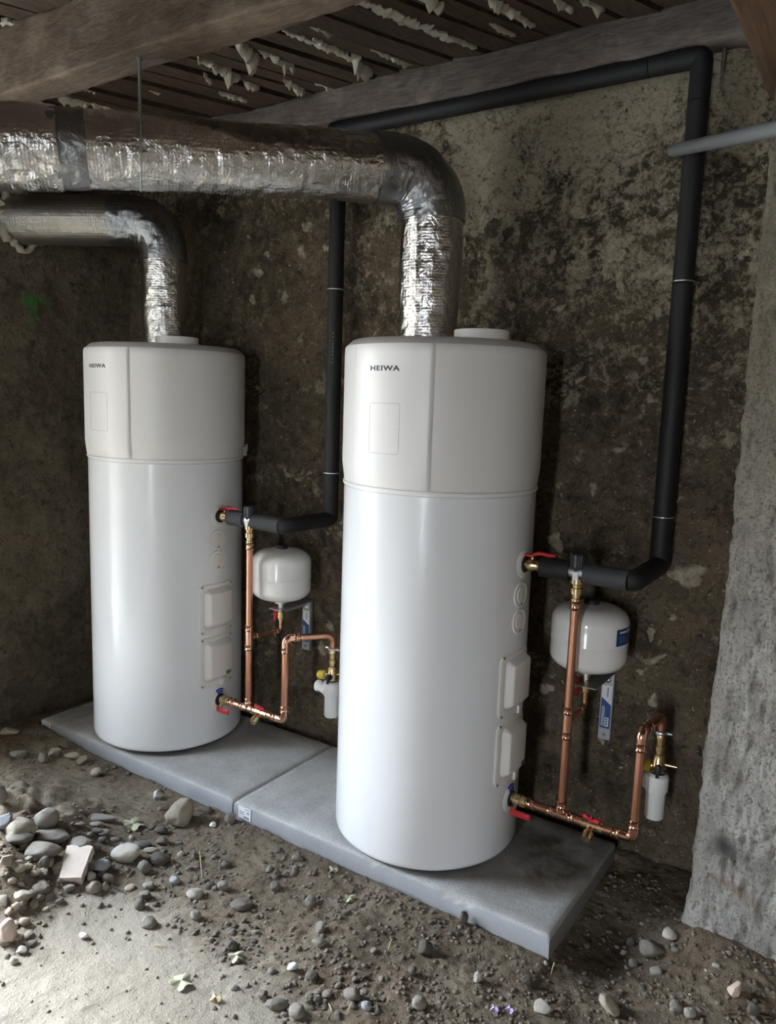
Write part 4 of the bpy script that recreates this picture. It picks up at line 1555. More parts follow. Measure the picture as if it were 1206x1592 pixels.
def vessel(vx, vy, z0, side, sticker):
    r = thing('expansion_vessel', f'round white expansion vessel on a wall bracket beside the {side} heater', 'vessel', (vx, vy, z0))
    R, H = 0.122, 0.222
    prof = [(0, 0.004), (0.03, 0.002)]
    for k in range(13):
        a = PI / 2 * k / 12
        prof.append((0.058 + 0.064 * math.sin(a), 0.052 - 0.046 * math.cos(a)))
    prof += [(R, 0.100), (R + 0.0008, 0.1015), (R + 0.0008, 0.1035), (R, 0.105)]
    for k in range(13):
        a = PI / 2 * k / 12
        prof.append((0.058 + 0.064 * math.cos(a), 0.165 + 0.048 * math.sin(a)))
    prof += [(0.025, H - 0.004), (0, H - 0.003)]
    Tm = Matrix.Translation((vx, vy, z0))
    MB().lathe(prof, 72, Tm).build('vessel_shell', M['vessel'], r, 50)
    MB().lathe([(0.024, H - 0.012), (0.024, H + 0.004), (0.019, H + 0.010), (0, H + 0.011)], 24, Tm).build('valve_cap', M['rubber'], r, 40, 'black cap')
    MB().lathe([(0.036, 0.006), (0.036, -0.004), (0.028, -0.006), (0.028, -0.012), (0.013, -0.014), (0.013, -0.034), (0, -0.034)], 28, Tm).build('neck_flange', M['steel'], r)
    if sticker:
        a0, a1 = -30, 16
        vs, fs = [], []

        def cp(mb, a0, a1, za, zb, off):
            n = 14
            vs, fs = [], []
            for i in range(n + 1):
                a = math.radians(a0 + (a1 - a0) * i / n)
                for z in (za, zb):
                    for rr in (R + off, R + off - 0.002):
                        vs.append((vx + rr * math.cos(a), vy + rr * math.sin(a), z0 + z))
            for i in range(n):
                q, w = 4 * i, 4 * i + 4
                fs += [(q, w, w + 2, q + 2), (q, q + 1, w + 1, w), (q + 2, w + 2, w + 3, q + 3)]
            fs += [(0, 2, 3, 1), (4 * n, 4 * n + 1, 4 * n + 3, 4 * n + 2)]
            return mb.add(vs, fs)
        sk = cp(MB(), a0, a1, 0.110, 0.164, 0.0006).build('label_sticker', M['navy'], r, 0, 'dark blue maker label')
        cp(MB(), a0 + 6, a1 - 4, 0.150, 0.156, 0.0010).build('label_print', M['paper'], sk, 0)
        p2 = MB()
        for k in range(4):
            cp(p2, a0 + 5, a0 + 24, 0.120 + 0.006 * k, 0.1215 + 0.006 * k, 0.0010)
        p2.build('label_print', M['sky'], sk, 0)
    return r


M['sky'] = plain('pale_blue_print', (0.12, 0.28, 0.45), 0.5)


def vessel_valve(vx, vy, z0, side, bz):
    r = thing('vessel_valve', f'small brass valve with red handle under the {side} expansion vessel', 'valve', (vx, vy, z0))
    Tm = Matrix.Translation((vx, vy, 0))
    zt = z0 - 0.034
    MB().lathe([(0, bz + .03), (.0095, bz + .03), (.0095, bz + .045), (.012, bz + .047), (.012, zt - .045), (.0165, zt - .042), (.0165, zt - .018), (.0135, zt - .016), (.0135, zt), (0, zt)], 20, Tm).build('valve_body', M['brass'], r)
    h = MB()
    for sg in (-1, 1):
        h.tube([(vx - 0.018, vy - 0.008, zt - 0.030), (vx - 0.022, vy - 0.010, zt - 0.030 + sg * 0.012), (vx - 0.026, vy - 0.011, zt - 0.030 + sg * 0.024), (vx - 0.026, vy - 0.011, zt - 0.030 + sg * 0.031)], [0.006, 0.0055, 0.0085, 0.004], 10)
    h.tube([(vx - 0.010, vy - 0.005, zt - 0.030), (vx - 0.026, vy - 0.012, zt - 0.030)], 0.008, 12)
    h.build('butterfly_handle', M['red'], r, 50, 'red butterfly handle')
    MB().cyl((vx - 0.026, vy - 0.012, zt - 0.030), (vx - 0.030, vy - 0.013, zt - 0.030), 0.004, 8).build('screw', M['steel'], r)
    return r


def bracket(bx, z0, z1, vx, vy, side):
    r = thing('wall_bracket', f'galvanised steel wall bracket with blue and white sticker at the {side} vessel', 'bracket', (bx, 2.55, z0))
    yb = 2.548
    hw = 0.021
    pl = MB().box(bx - hw, bx + hw, yb - 0.002, yb + 0.018, z0, z1, 0.001)
    pl.build('back_plate', M['galv'], r, 0)
    ar = MB().box(vx - 0.034, bx + hw, vy - 0.038, yb, z1 - 0.004, z1 - 0.001, 0.0005)
    ar.box(bx - 0.002, bx + 0.001, vy + 0.01, yb, z1 - 0.022, z1 - 0.003)
    ar.build('shelf_arm', M['galv'], r, 0)
    Ry = Matrix.Rotation(PI / 2, 4, 'X')
    MB().lathe([(0.0105, 0), (0.0105, 0.002), (0.007, 0.005), (0, 0.006)], 16, Matrix.Translation((bx, yb - 0.002, z1 - 0.028)) @ Ry).build('screw', M['steel'], r)
    MB().lathe([(0.006, 0), (0.006, 0.003), (0, 0.004)], 16, Matrix.Translation((bx, yb - 0.002, z0 + 0.018)) @ Ry).build('screw', M['screw'], r)
    h = z1 - z0
    y = yb - 0.0026
    zs0, zs1, zm0, zm1 = z0 + 0.17 * h, z0 + 0.80 * h, z0 + 0.52 * h, z0 + 0.62 * h
    hw2 = hw * 0.82

    def prism(mb, poly, d=0.0008):
        n = len(poly)
        return mb.add([(x, y - d, z) for x, z in poly] + [(x, y + 0.001, z) for x, z in poly], [tuple(range(n)), tuple(reversed(range(n, 2 * n)))] + [(i, n + i, n + (i + 1) % n, (i + 1) % n) for i in range(n)])
    st = prism(MB(), [(bx - hw2, zm1), (bx + hw2, zm0), (bx + hw2, zs1), (bx - hw2, zs1)]).build('sticker', M['paper'], r, 0, 'white upper part of the sticker')
    pr1 = prism(MB(), [(bx + hw2 * .1, zm1 + .01 * h), (bx + hw2 * .3, zm1 + .01 * h), (bx + hw2 * .3, zs1 - .03 * h), (bx + hw2 * .1, zs1 - .03 * h)], 0.0012)
    pr1.build('sticker_print', M['ink_grey'], st, 0)
    sb = prism(MB(), [(bx - hw2, zs0), (bx + hw2, zs0), (bx + hw2, zm0), (bx - hw2, zm1)]).build('sticker', M['label_blue'], r, 0, 'blue lower part of the sticker')
    pw = MB()
    prism(pw, [(bx - hw2 * .05, zs0 + .03 * h), (bx + hw2 * .7, zs0 + .03 * h), (bx + hw2 * .7, zs0 + .16 * h), (bx - hw2 * .05, zs0 + .16 * h)], 0.0012)
    for k in range(3):
        prism(pw, [(bx - hw2 * (.75 - .22 * k), zs0 + .03 * h), (bx - hw2 * (.66 - .22 * k), zs0 + .03 * h), (bx - hw2 * (.66 - .22 * k), zs0 + .32 * h), (bx - hw2 * (.75 - .22 * k), zs0 + .32 * h)], 0.0012)
    pw.build('sticker_print', M['paper'], sb, 0)
    pk = MB()
    for k in range(3):
        z = zs0 + (.05 + .036 * k) * h
        prism(pk, [(bx + hw2 * .1, z), (bx + hw2 * .5, z), (bx + hw2 * .5, z + .022 * h), (bx + hw2 * .1, z + .022 * h)], 0.0016)
    pk.build('sticker_print', M['navy'], sb, 0)
    return r


M['label_blue'] = plain('royal_blue_print', (0.02, 0.07, 0.24), 0.45)


def safety(sx, sy, zt, side):
    """security group with white siphon under the end of the loop"""
    r = thing('safety_group', f'brass safety valve with yellow cap and white siphon below the loop of the {side} heater', 'valve', (sx, sy, zt - 0.335))
    k = 0.66 if side == 'right' else 1.0
    Tm = Matrix.Translation((sx, sy, zt))
    MB().lathe([(0, -.060), (.0155, -.060), (.017, -.064), (.017, -.075), (.0135, -.078), (.0135, -.098), (.0165, -.100), (.0165, -.116), (.013, -.118), (.013, -.126), (.019, -.128), (.019, -.150), (.022, -.154), (.022, -.185), (.018, -.190), (.018, -.205), (0, -.205)], 24, Tm).build('valve_body', M['brass'], r)
    cl = MB()
    cl.lathe([(.0185, -.052), (.0200, -.054), (.0200, -.060), (.0185, -.062)], 24, Tm)
    cl.cyl((sx - 0.034, sy, zt - 0.057), (sx + 0.034, sy, zt - 0.057), 0.0045, 8)
    cl.build('pipe_clip', M['steel'], r, 40, 'silver pipe clip')
    MB().cyl((sx - 0.016, sy - 0.004, zt - 0.168), (sx - 0.034, sy - 0.008, zt - 0.170), 0.014, 16).build('cap_neck', M['brass'], r)
    MB().tube([(sx - k * 0.030, sy - 0.008, zt - 0.170), (sx - k * 0.035, sy - 0.008, zt - 0.170), (sx - k * 0.056, sy - 0.012, zt - 0.172), (sx - k * 0.060, sy - 0.012, zt - 0.172)], [0.0165, 0.018, 0.0172, 0.015], 18).build('relief_cap', M['yellow'], r, 40, 'yellow relief cap')
    kb = MB().tube([(sx + 0.006, sy - 0.020, zt - 0.165), (sx + 0.008, sy - 0.040, zt - 0.168)], [0.011, 0.013], 14)
    kb.box(sx + 0.004, sx + 0.014, sy - 0.046, sy - 0.038, zt - 0.190, zt - 0.150, 0.002)
    kb.build('knob', M['knob'], r, 40, 'black knob')
    MB().cyl((sx + 0.014, sy, zt - 0.158), (sx + 0.055, sy + 0.004, zt - 0.158), 0.006, 12).build('test_spout', M['brass'], r)
    MB().lathe([(.024, -.190), (.034, -.196), (.036, -.204), (.036, -.246), (.033, -.250), (.030, -.256), (.030, -.334), (.027, -.339), (0, -.339)], 36, Tm).build('siphon', M['pvc'], r, 40, 'white plastic siphon')
    sd = MB().tube([(sx - k * 0.028, sy - 0.004, zt - 0.235), (sx - k * 0.052, sy - 0.006, zt - 0.226), (sx - k * 0.056, sy - 0.006, zt - 0.225), (sx - k * 0.058, sy - 0.006, zt - 0.224), (sx - k * 0.070, sy - 0.007, zt - 0.222), (sx - k * 0.072, sy - 0.007, zt - 0.222)], [0.019, 0.019, 0.0235, 0.0235, 0.0235, 0.020], 22)
    sd.build('siphon_outlet', M['pvc'], r, 40, 'white side outlet')
    return r


for (side, tx, ty, mx, ex, tz, wp, bz, ves, dx, vz, br) in (
        ('right', RX, RY, MIX_R, -0.556, 0.598, (-0.541, 2.40), 0.566, (-0.788, 2.395), -0.682, 0.693, (-0.762, 0.402, 0.645)),
        ('left', LX, LY, MIX_L, -1.938, 0.598, (-1.822, 2.39), 0.563, (-2.103, 2.395), -2.062, 0.694, (-2.092, 0.440, 0.660))):
    hot_valve(tx, ty, side)
    cold_valve(tx, ty, side)
    mixing_valve(mx, ty, side)
    copper(tx, ty, mx, ex, tz, wp, bz, ves, side)
    drain(dx, ty, side)
    vessel(ves[0], ves[1], vz, side, side == 'right')
    vessel_valve(ves[0], ves[1], vz, side, bz)
    bracket(br[0], br[1], br[2], ves[0], ves[1], side)
    safety(wp[0], wp[1], tz, side)

# grey pipe coming out of the wall at the right
g0, g1 = on_y(1046, 234, 2.50), on_y(1206, 200, 2.08)
gd = (g1 - g0)
ge = g0 + gd * 2.6
gp = thing('grey_pipe', 'grey plastic pipe end sticking across the black pipe at the upper right', 'pipe', tuple(g0))
n = 20
mbp = MB()
vs, fs = [], []
gdn = gd.normalized()
gu = gdn.orthogonal().normalized()
gw = gdn.cross(gu)
for (c, rr) in ((g0, .0185), (ge, .0185), (ge, .0165), (g0, .0165)):
    for i in range(n):
        a = 2 * PI * i / n
        vs.append(tuple(c + gu * (rr * math.cos(a)) + gw * (rr * math.sin(a))))
for k in range(4):
    for i in range(n):
        j = (i + 1) % n
        k2 = (k + 1) % 4
        fs.append((k * n + i, k * n + j, k2 * n + j, k2 * n + i))
mbp.add(vs, fs).build('pipe_tube', M['pipe_grey'], gp, 40)
MB().tube([tuple(g0 + gdn * 0.95), tuple(g0 + gdn * 1.01)], 0.0215, 20).build('pipe_socket', M['pipe_grey'], gp, 40)

# pale tapered strip hanging on the wall right of the pipe elbow
q = [on_y(1131, -6, 2.53), on_y(1129, 40, 2.535), on_y(1125, 90, 2.54), on_y(1119, 138, 2.545)]
tag(MB().tube([tuple(v) for v in q], [0.007, 0.0075, 0.006, 0.002], 8).build('wall_strip', M['plate'], None, 50), 'thin pale weathered strip hanging down the wall right of the black pipe corner', 'root')


# ------------------------------------------------------------------ stones
def ico(sub):
    bm = bmesh.new()
    bmesh.ops.create_icosphere(bm, subdivisions=sub, radius=1)
    V = np.array([v.co[:] for v in bm.verts])
    Fc = np.array([[v.index for v in f.verts] for f in bm.faces])
    bm.free()
    return V, Fc


IV3, IF3 = ico(4)
IV2, IF2 = ico(3)


def stone_verts(V, seed, angular=0.0, rough=0.10):
    d = 1 + rough * fbm(V[:, 0] * 1.3 + seed * 3.1, V[:, 1] * 1.3, V[:, 2] * 1.3, 3, seed) * 2.2 + 0.03 * fbm(V[:, 0] * 6, V[:, 1] * 6, V[:, 2] * 6 + seed, 2, seed)
    P = V * d[:, None]
    if angular:
        r = np.random.default_rng(seed)
        for _ in range(11):
            n = r.normal(size=3)
            n /= np.linalg.norm(n)
            h = P @ n
            lim = r.uniform(0.50, 0.82)
            P = P - np.outer(np.maximum(h - lim, 0) * angular, n)
    return P


def mesh_np(name, V, Fc, m, smooth=True):
    me = bpy.data.meshes.new(name)
    me.from_pydata(V.tolist(), [], Fc.tolist())
    if smooth:
        me.shade_smooth()
    me.materials.append(m)
    return me


def stone(px, py, w, h, m, label, rot=0.0, angular=0.0, name='stone', cat='stone', sink=0.30, zr=None, group=None, seed=None, tilt=0.0):
    """w,h: size in the picture; the stone is placed where its foot touches the ground"""
    g = on_ground(px, py + 0.30 * h)
    depth = (g - Vector((0, 0, CAM_H))).dot(fw)
    a = 0.5 * w / F_PX * depth
    hh = 0.5 * h / F_PX * depth
    zr_ = zr if zr is not None else 0.62
    b = min(0.82 * a, hh * 1.35)
    c = math.sqrt(max((hh * 0.42) ** 2, hh * hh - (b * 0.47) ** 2)) / 0.88
    s = seed if seed is not None else int(px * 7 + py * 3)
    V = stone_verts(IV3, s % 997, max(angular, 0.30), 0.14)
    V = V * np.array([a, b, c])
    ct, stt = math.cos(tilt), math.sin(tilt)
    V = V @ np.array([[ct, 0, stt], [0, 1, 0], [-stt, 0, ct]])
    yawv = YAW * -1 * -1
    ang = -YAW + rot
    ca, sa = math.cos(ang), math.sin(ang)
    V = V @ np.array([[ca, sa, 0], [-sa, ca, 0], [0, 0, 1]])
    zmin = V[:, 2].min()
    o = bpy.data.objects.new(name, mesh_np(name, V, IF3, m, angular < 0.5))
    o.location = (g.x, g.y, g.z - zmin * (1 - sink) - 0.0)
    if angular >= 0.5:
        o.data.shade_smooth()
        o.data.set_sharp_from_angle(angle=math.radians(25))
    COL.objects.link(o)
    return tag(o, label, cat, group)


G, D_, TN, PL, WH, BL = M['stone_grey'], M['stone_dark'], M['stone_tan'], M['stone_pale'], M['stone_white'], M['stone_blue']
named = [
    (281, 1266, 52, 40, M['stone_egg'], 'large egg-shaped tan cobble in front of the slab joint', dict(tilt=0.8, seed=12)),
    (197, 1325, 45, 31, PL, 'pale rounded cobble right of the brick fragment, whitest of the heap'),
    (73, 1272, 41, 34, G, 'big rounded grey-brown cobble at the back of the left heap'),
    (30, 1276, 50, 36, TN, 'lumpy pale tan stone at the left edge of the heap'),
    (79, 1299, 53, 24, G, 'long flat-topped grey cobble in the middle of the left heap'),
    (67, 1322, 54, 28, D_, 'long brown cobble leaning behind the brick fragment'),
    (28, 1302, 48, 26, G, 'grey stone half hidden at the left behind the long cobbles'),
    (7, 1279, 30, 36, BL, 'blue-grey angular stone cut by the left picture edge', dict(angular=0.9)),
    (3, 1238, 16, 32, G, 'dark upright stone at the left picture edge above the heap'),
    (124, 1309, 36, 21, G, 'dark oval cobble just above the brick fragment'),
    (153, 1271, 58, 14, G, 'thin flat slab-like stone lying beyond the heap', dict(angular=0.6)),
    (161, 1306, 17, 13, D_, 'small dark round stone right of the oval cobble'),
    (148, 1318, 20, 12, D_, 'small dark flat stone beside the brick top corner'),
    (149, 1281, 24, 9, G, 'flat thin grey pebble under the slab-like stone'),
    (147, 1291, 28, 9, D_, 'flat thin dark pebble below the thin grey one'),
    (161, 1294, 22, 12, G, 'grey lens-shaped pebble at the right end of the flat pebbles'),
    (125, 1282, 20, 9, D_, 'dark flat pebble at the left end of the flat pebbles'),
    (221, 1313, 30, 14, G, 'grey flat pebble behind the pale cobble'),
    (236, 1321, 26, 10, TN, 'thin tan pebble between the pale cobble and the dark one'),
    (248, 1334, 31, 22, D_, 'dark brown half-wet cobble right of the pale cobble'),
    (252, 1307, 20, 15, D_, 'dark round pebble above the dark brown cobble'),
    (251, 1290, 20, 13, D_, 'dark pebble below the egg-shaped cobble'),
    (237, 1286, 13, 9, D_, 'small dark pebble left of the dark pebble below the egg-shaped cobble'),
    (225, 1348, 21, 20, G, 'round grey pebble standing below the pale cobble'),
    (157, 1345, 36, 22, BL, 'flat blue-grey stone touching the right side of the brick fragment'),
    (134, 1352, 20, 22, D_, 'dark stone in the shade of the brick fragment'),
    (142, 1362, 16, 14, PL, 'pale small cobble just right of the brick foot'),
    (168, 1366, 19, 17, G, 'round grey pebble next to a thin black wire'),
    (158, 1360, 16, 12, G, 'grey pebble between the brick foot and the wire'),
    (145, 1379, 25, 18, TN, 'smooth oval tan-grey pebble below the brick fragment'),
    (164, 1379, 11, 16, G, 'narrow grey pebble right of the smooth oval one'),
    (231, 1377, 21, 15, G, 'grey pebble in the middle of the vertical pebble row'),
    (225, 1391, 20, 15, G, 'lighter grey pebble second from the bottom of the vertical row'),
    (217, 1407, 18, 17, D_, 'brownish round pebble at the bottom of the vertical row'),
    (271, 1369, 17, 12, BL, 'small bluish white pebble alone on the dirt'),
    (303, 1389, 27, 18, PL, 'pale oval flat pebble alone at the middle left'),
    (245, 1237, 18, 18, WH, 'white angular stone beside the front edge of the left slab', dict(angular=0.9)),
    (150, 1201, 18, 17, TN, 'small tan round stone in front of the left heater'),
    (232, 1432, 26, 20, G, 'grey-brown stone half sunk in the dust'),
    (130, 1454, 15, 12, WH, 'small lilac-white chip in the bright dust', dict(angular=0.7)),
    (12, 1448, 32, 40, M['brick'], 'pinkish tan rounded shard at the lower left edge'),
    (304, 1423, 18, 16, G, 'grey pebble below the pale oval flat pebble'),
    (70, 1341, 18, 18, D_, 'dark round stone left of the brick fragment'),
    (14, 1332, 25, 26, TN, 'yellowish grey lump low at the left edge', dict(angular=0.7)),
    (37, 1317, 17, 15, TN, 'small tan round stone above the yellowish lump'),
    (53, 1353, 9, 9, M['brick'], 'tiny orange brick crumb in the left rubble'),
    (66, 1354, 24, 13, D_, 'dark small stone at the left foot of the brick fragment'),
    (62, 1377, 30, 18, G, 'grey flat stone below the brick at the rubble edge'),
    (35, 1370, 28, 20, TN, 'greyish tan lump in the left rubble below the yellowish lump', dict(angular=0.6)),
    (100, 1157, 18, 20, TN, 'upright thin pale shard leaning at the left slab', dict(angular=1.0)),
    (85, 1171, 21, 17, TN, 'pale shard lying at the left of the shards by the slab', dict(angular=1.0)),
    (113, 1173, 27, 13, TN, 'flat pale shard in the middle of the shards by the slab', dict(angular=1.0)),
    (130, 1181, 24, 21, TN, 'pale blocky shard at the right of the shards by the slab', dict(angular=1.0)),
    (67, 1178, 18, 16, G, 'dull stone left of the pale shards', dict(angular=0.7)),
    (17, 1137, 34, 16, TN, 'flat pale broken slab piece at the foot of the left wall', dict(angular=0.9)),
    (28, 1172, 30, 14, G, 'low grey stone on the dark dirt near the left wall', dict(angular=0.6)),
    (661, 1473, 25, 25, D_, 'dark round cobble sitting in the dirt below the right heater'),
    (720, 1429, 18, 21, D_, 'dark upright stone against the front edge of the right slab', dict(angular=0.7)),
    (498, 1441, 22, 18, G, 'grey angular stone in the middle foreground, upper of two', dict(angular=0.8)),
    (496, 1465, 22, 15, G, 'brownish stone in the middle foreground, lower of two'),
    (483, 1400, 20, 18, G, 'grey stone half sunk below the right slab label'),
    (376, 1406, 40, 19, D_, 'broad brown stone almost buried in the dirt'),
    (346, 1377, 18, 15, G, 'grey pebble right of the pale oval, right of a pair'),
    (327, 1377, 16, 12, D_, 'darker pebble right of the pale oval, left of a pair'),
    (352, 1344, 18, 13, D_, 'dark pebble standing alone in front of the slab joint'),
    (358, 1470, 21, 17, D_, 'largest dark pebble of the middle pebble nest'),
    (651, 1559, 26, 21, G, 'rounded grey-tan cobble at the bottom middle'),
    (569, 1565, 17, 16, BL, 'bluish round pebble at the bottom, left of the grey-tan cobble'),
    (548, 1546, 29, 21, G, 'grey lump with dust on it in the bottom middle'),
    (485, 1517, 22, 17, D_, 'dark stone at the top of the bottom pebble bed'),
    (430, 1560, 34, 18, G, 'long grey cobble at the left end of the bottom pebble bed'),
    (463, 1571, 31, 20, G, 'rounded grey cobble at the bottom picture edge'),
    (409, 1548, 18, 17, D_, 'dark small round pebble left of the long grey cobble'),
    (641, 1509, 14, 16, D_, 'small dark stone with a shadow right of the centre foreground'),
    (742, 1519, 15, 19, PL, 'white and tan upright chip in the right foreground', dict(angular=0.9)),
    (818, 1522, 17, 16, D_, 'dark round pebble below the right corner of the slab'),
    (845, 1564, 34, 26, PL, 'pale broken lump at the bottom right of centre', dict(angular=0.8)),
    (946, 1562, 38, 24, TN, 'smooth oval tan cobble at the bottom right', dict(tilt=-0.6, rot=-0.4)),
    (1140, 1539, 25, 27, M['brick'], 'orange-tan angular stone below the pillar', dict(angular=0.9)),
    (1170, 1569, 20, 25, D_, 'dark oval stone at the bottom right, right of the orange-tan one'),
    (1012, 1474, 40, 28, G, 'dusty grey lump among the rubble left of the pillar', dict(angular=0.5)),
    (1040, 1451, 26, 16, PL, 'pale grey stone close to the foot of the pillar'),
    (1020, 1510, 20, 14, PL, 'pale pebble below the dusty lump by the pillar'),
    (984, 1498, 16, 15, G, 'brownish pebble left of the pale pebble near the pillar'),
    (980, 1465, 14, 17, D_, 'dark upright pebble left of the dusty grey lump', dict(angular=0.6)),
    (1072, 1575, 18, 18, PL, 'pale round pebble at the bottom edge below the pillar'),
    (1050, 1563, 22, 16, G, 'grey pebble at the bottom edge left of the pale round one'),
    (455, 1503, 20, 13, WH, 'bright white plaster crumb in the foreground', dict(angular=0.8)),
    (323, 1259, 20, 13, D_, 'dark flat stone right of the egg-shaped cobble'),
    (358, 1274, 19, 21, G, 'upright grey stone leaning at the slab joint'),
    (331, 1282, 11, 10, WH, 'tiny white chip between the egg-shaped cobble and the slab joint', dict(angular=0.8)),
    (460, 1333, 16, 12, G, 'roundest grey pebble near the slab label'),
    (428, 1378, 20, 15, G, 'grey pebble at the foot of the pebbles near the slab label'),
    (21, 1493, 14, 13, PL, 'small pale lump in the bright dust at lower left', dict(angular=0.6)),
    (35, 1477, 20, 13, PL, 'whitish flat lump above the small pale lump at lower left', dict(angular=0.6)),
]
for it in named:
    kw = it[6] if len(it) > 6 else {}
    stone(*it[:6], **kw)

# brick fragment, tilted on the heap
g = on_ground(110, 1362)
bf = MB()
Rb = Matrix.Translation((g.x, g.y + 0.02, g.z + 0.030)) @ Matrix.Rotation(math.radians(38), 4, 'Z') @ Matrix.Rotation(math.radians(24), 4, 'X')
bm = bmesh.new()
bmesh.ops.create_cube(bm, size=1)
for v in bm.verts:
    v.co = Vector((v.co.x * (0.074 + 0.016 * v.co.y), v.co.y * 0.115, v.co.z * 0.036))
bmesh.ops.subdivide_edges(bm, edges=bm.edges[:], cuts=7, use_grid_fill=True)
for v in bm.verts:
    d = fbm(np.array([v.co.x * 40]), np.array([v.co.y * 40]), v.co.z * 40, 3, 5)[0]
    v.co += v.co.normalized() * d * 0.004
    if v.co.y > 0.05:
        v.co.y -= 0.012 * abs(fbm(np.array([v.co.x * 50]), np.array([v.co.z * 50]), 1, 2, 8)[0])
bm.verts.index_update()
bf.add([v.co[:] for v in bm.verts], [[v.index for v in f.verts] for f in bm.faces], Rb)
bm.free()
tag(bf.build('brick_fragment', M['brick_pale'] if 'brick_pale' in M else M['brick'], None, 35, origin=tuple(g)), 'pale pink broken brick piece tilted on the stone heap at left', 'brick')


# pebbles: individuals by group, copies of a few shapes
def ground_ok(p):
    if SL['x0'] - 0.02 < p.x < SL['x3'] + 0.015 and p.y > SL['y0'] - 0.012:
        return False
    if p.y > WY - 0.06 or p.x < WX + 0.05:
        return False
    if p.x > PX0 - 0.03 and p.y > PY0 - 0.05:
        return False
    return True


PEB = {}
for nm, mm in (('grey', G), ('dark', D_), ('tan', TN), ('pale', PL)):
    PEB[nm] = [mesh_np('pebble', stone_verts(IV2, 300 + 17 * k + len(nm), (0.75 if k % 2 else 0.35), 0.16) * np.array([1, random.uniform(.7, .95), random.uniform(.38, .6)]), IF2, mm) for k in range(5)]
groups = [
    ('pebbles of the dark nest', 'dark grey dark', 26, (352, 1462), (26, 15), (7, 14)),
    ('pebbles below the slab label', 'dark grey', 26, (452, 1350), (32, 22), (7, 14)),
    ('pebbles of the bottom bed', 'grey dark grey', 46, (500, 1545), (60, 26), (8, 17)),
    ('pebbles of the left heap', 'grey dark tan', 46, (175, 1325), (70, 40), (8, 16)),
    ('crumbs of the left mound', 'tan grey tan', 56, (42, 1382), (36, 42), (9, 22)),
    ('stones before the right slab', 'dark grey', 34, (620, 1470), (110, 45), (6, 14)),
    ('rubble at the pillar foot', 'grey pale dark grey', 36, (1040, 1490), (80, 36), (6, 15)),
    ('pebbles between heap and slab', 'grey dark', 30, (300, 1370), (60, 55), (7, 13)),
]
marks = [('the egg-shaped cobble', 281, 1266), ('the pale cobble', 197, 1325), ('the brick fragment', 109, 1343), ('the slab joint', 365, 1265), ('the slab label', 390, 1275), ('the pale oval pebble', 303, 1389),
         ('the buried brown stone', 376, 1406), ('the largest nest pebble', 358, 1470), ('the white plaster crumb', 455, 1503), ('the long bottom cobble', 430, 1560), ('the dusty grey lump', 548, 1546),
         ('the bottom middle cobble', 651, 1559), ('the dark round cobble', 661, 1473), ('the white-tan chip', 742, 1519), ('the broken pale lump', 845, 1564), ('the oval tan cobble', 946, 1564),
         ('the dusty pillar lump', 1012, 1474), ('the orange-tan stone', 1140, 1539), ('the half-sunk slab stone', 483, 1400), ('the two foreground stones', 497, 1453), ('the pinkish edge shard', 12, 1448),
         ('the yellowish edge lump', 14, 1332), ('the sunk dust stone', 232, 1432), ('the dark edge stone', 720, 1429), ('the big grey-brown cobble', 73, 1272), ('the slab corner', 852, 1470), ('the pillar corner', 1082, 1440)]
DIRS = ['right', 'below right', 'below', 'below left', 'left', 'above left', 'above', 'above right']
RANK = ['nearest', 'second', 'third', 'fourth', 'fifth', 'sixth', 'seventh', 'eighth', 'ninth', 'tenth', 'eleventh', 'twelfth']
peb = []
for (grp, kinds, cnt, c, sd, sz) in groups:
    kinds = kinds.split()
    k = 0
    tries = 0
    while k < cnt and tries < 600:
        tries += 1
        px, py = random.gauss(c[0], sd[0]), random.gauss(c[1], sd[1])
        if not (4 < px < 1200 and 1130 < py < 1588):
            continue
        p = on_ground(px, py)
        if not ground_ok(p):
            continue
        w = random.uniform(*sz) * random.uniform(.9, 1.25)
        a = 0.5 * w / F_PX * (p - Vector((0, 0, CAM_H))).dot(fw)
        kd = random.choice(kinds)
        o = bpy.data.objects.new('pebble', random.choice(PEB[kd]))
        o.location = (p.x, p.y, p.z + random.uniform(0.0, 0.28) * a)
        o.scale = (a, a * random.uniform(.75, 1), a * random.uniform(.8, 1.2))
        o.rotation_euler = (random.uniform(-.4, .4), random.uniform(-.4, .4), random.uniform(0, 6.28))
        COL.objects.link(o)
        d_, nm_, mx_, my_ = min((math.hypot(px - m_[1], py - m_[2]), *m_) for m_ in marks)
        dr_ = DIRS[int(round(math.atan2(py - my_, px - mx_) / (PI / 4))) % 8]
        peb.append((nm_, dr_, d_, kd, o, grp, w))
        k += 1
peb.sort(key=lambda q: (q[0], q[1], q[2]))
last, rk = None, 0
for (nm_, dr_, d_, kd, o, grp, w) in peb:
    rk = rk + 1 if last == (nm_, dr_) else 0
    last = (nm_, dr_)
    where = f'{dr_} of' if dr_ in ('left', 'right') else (dr_ if dr_ in ('above', 'below') else f'{dr_} of')
    tag(o, f'{"tiny" if w < 9 else "small"} {kd} pebble {where} {nm_}, {RANK[min(rk, 11)]} from it', 'pebble', grp)

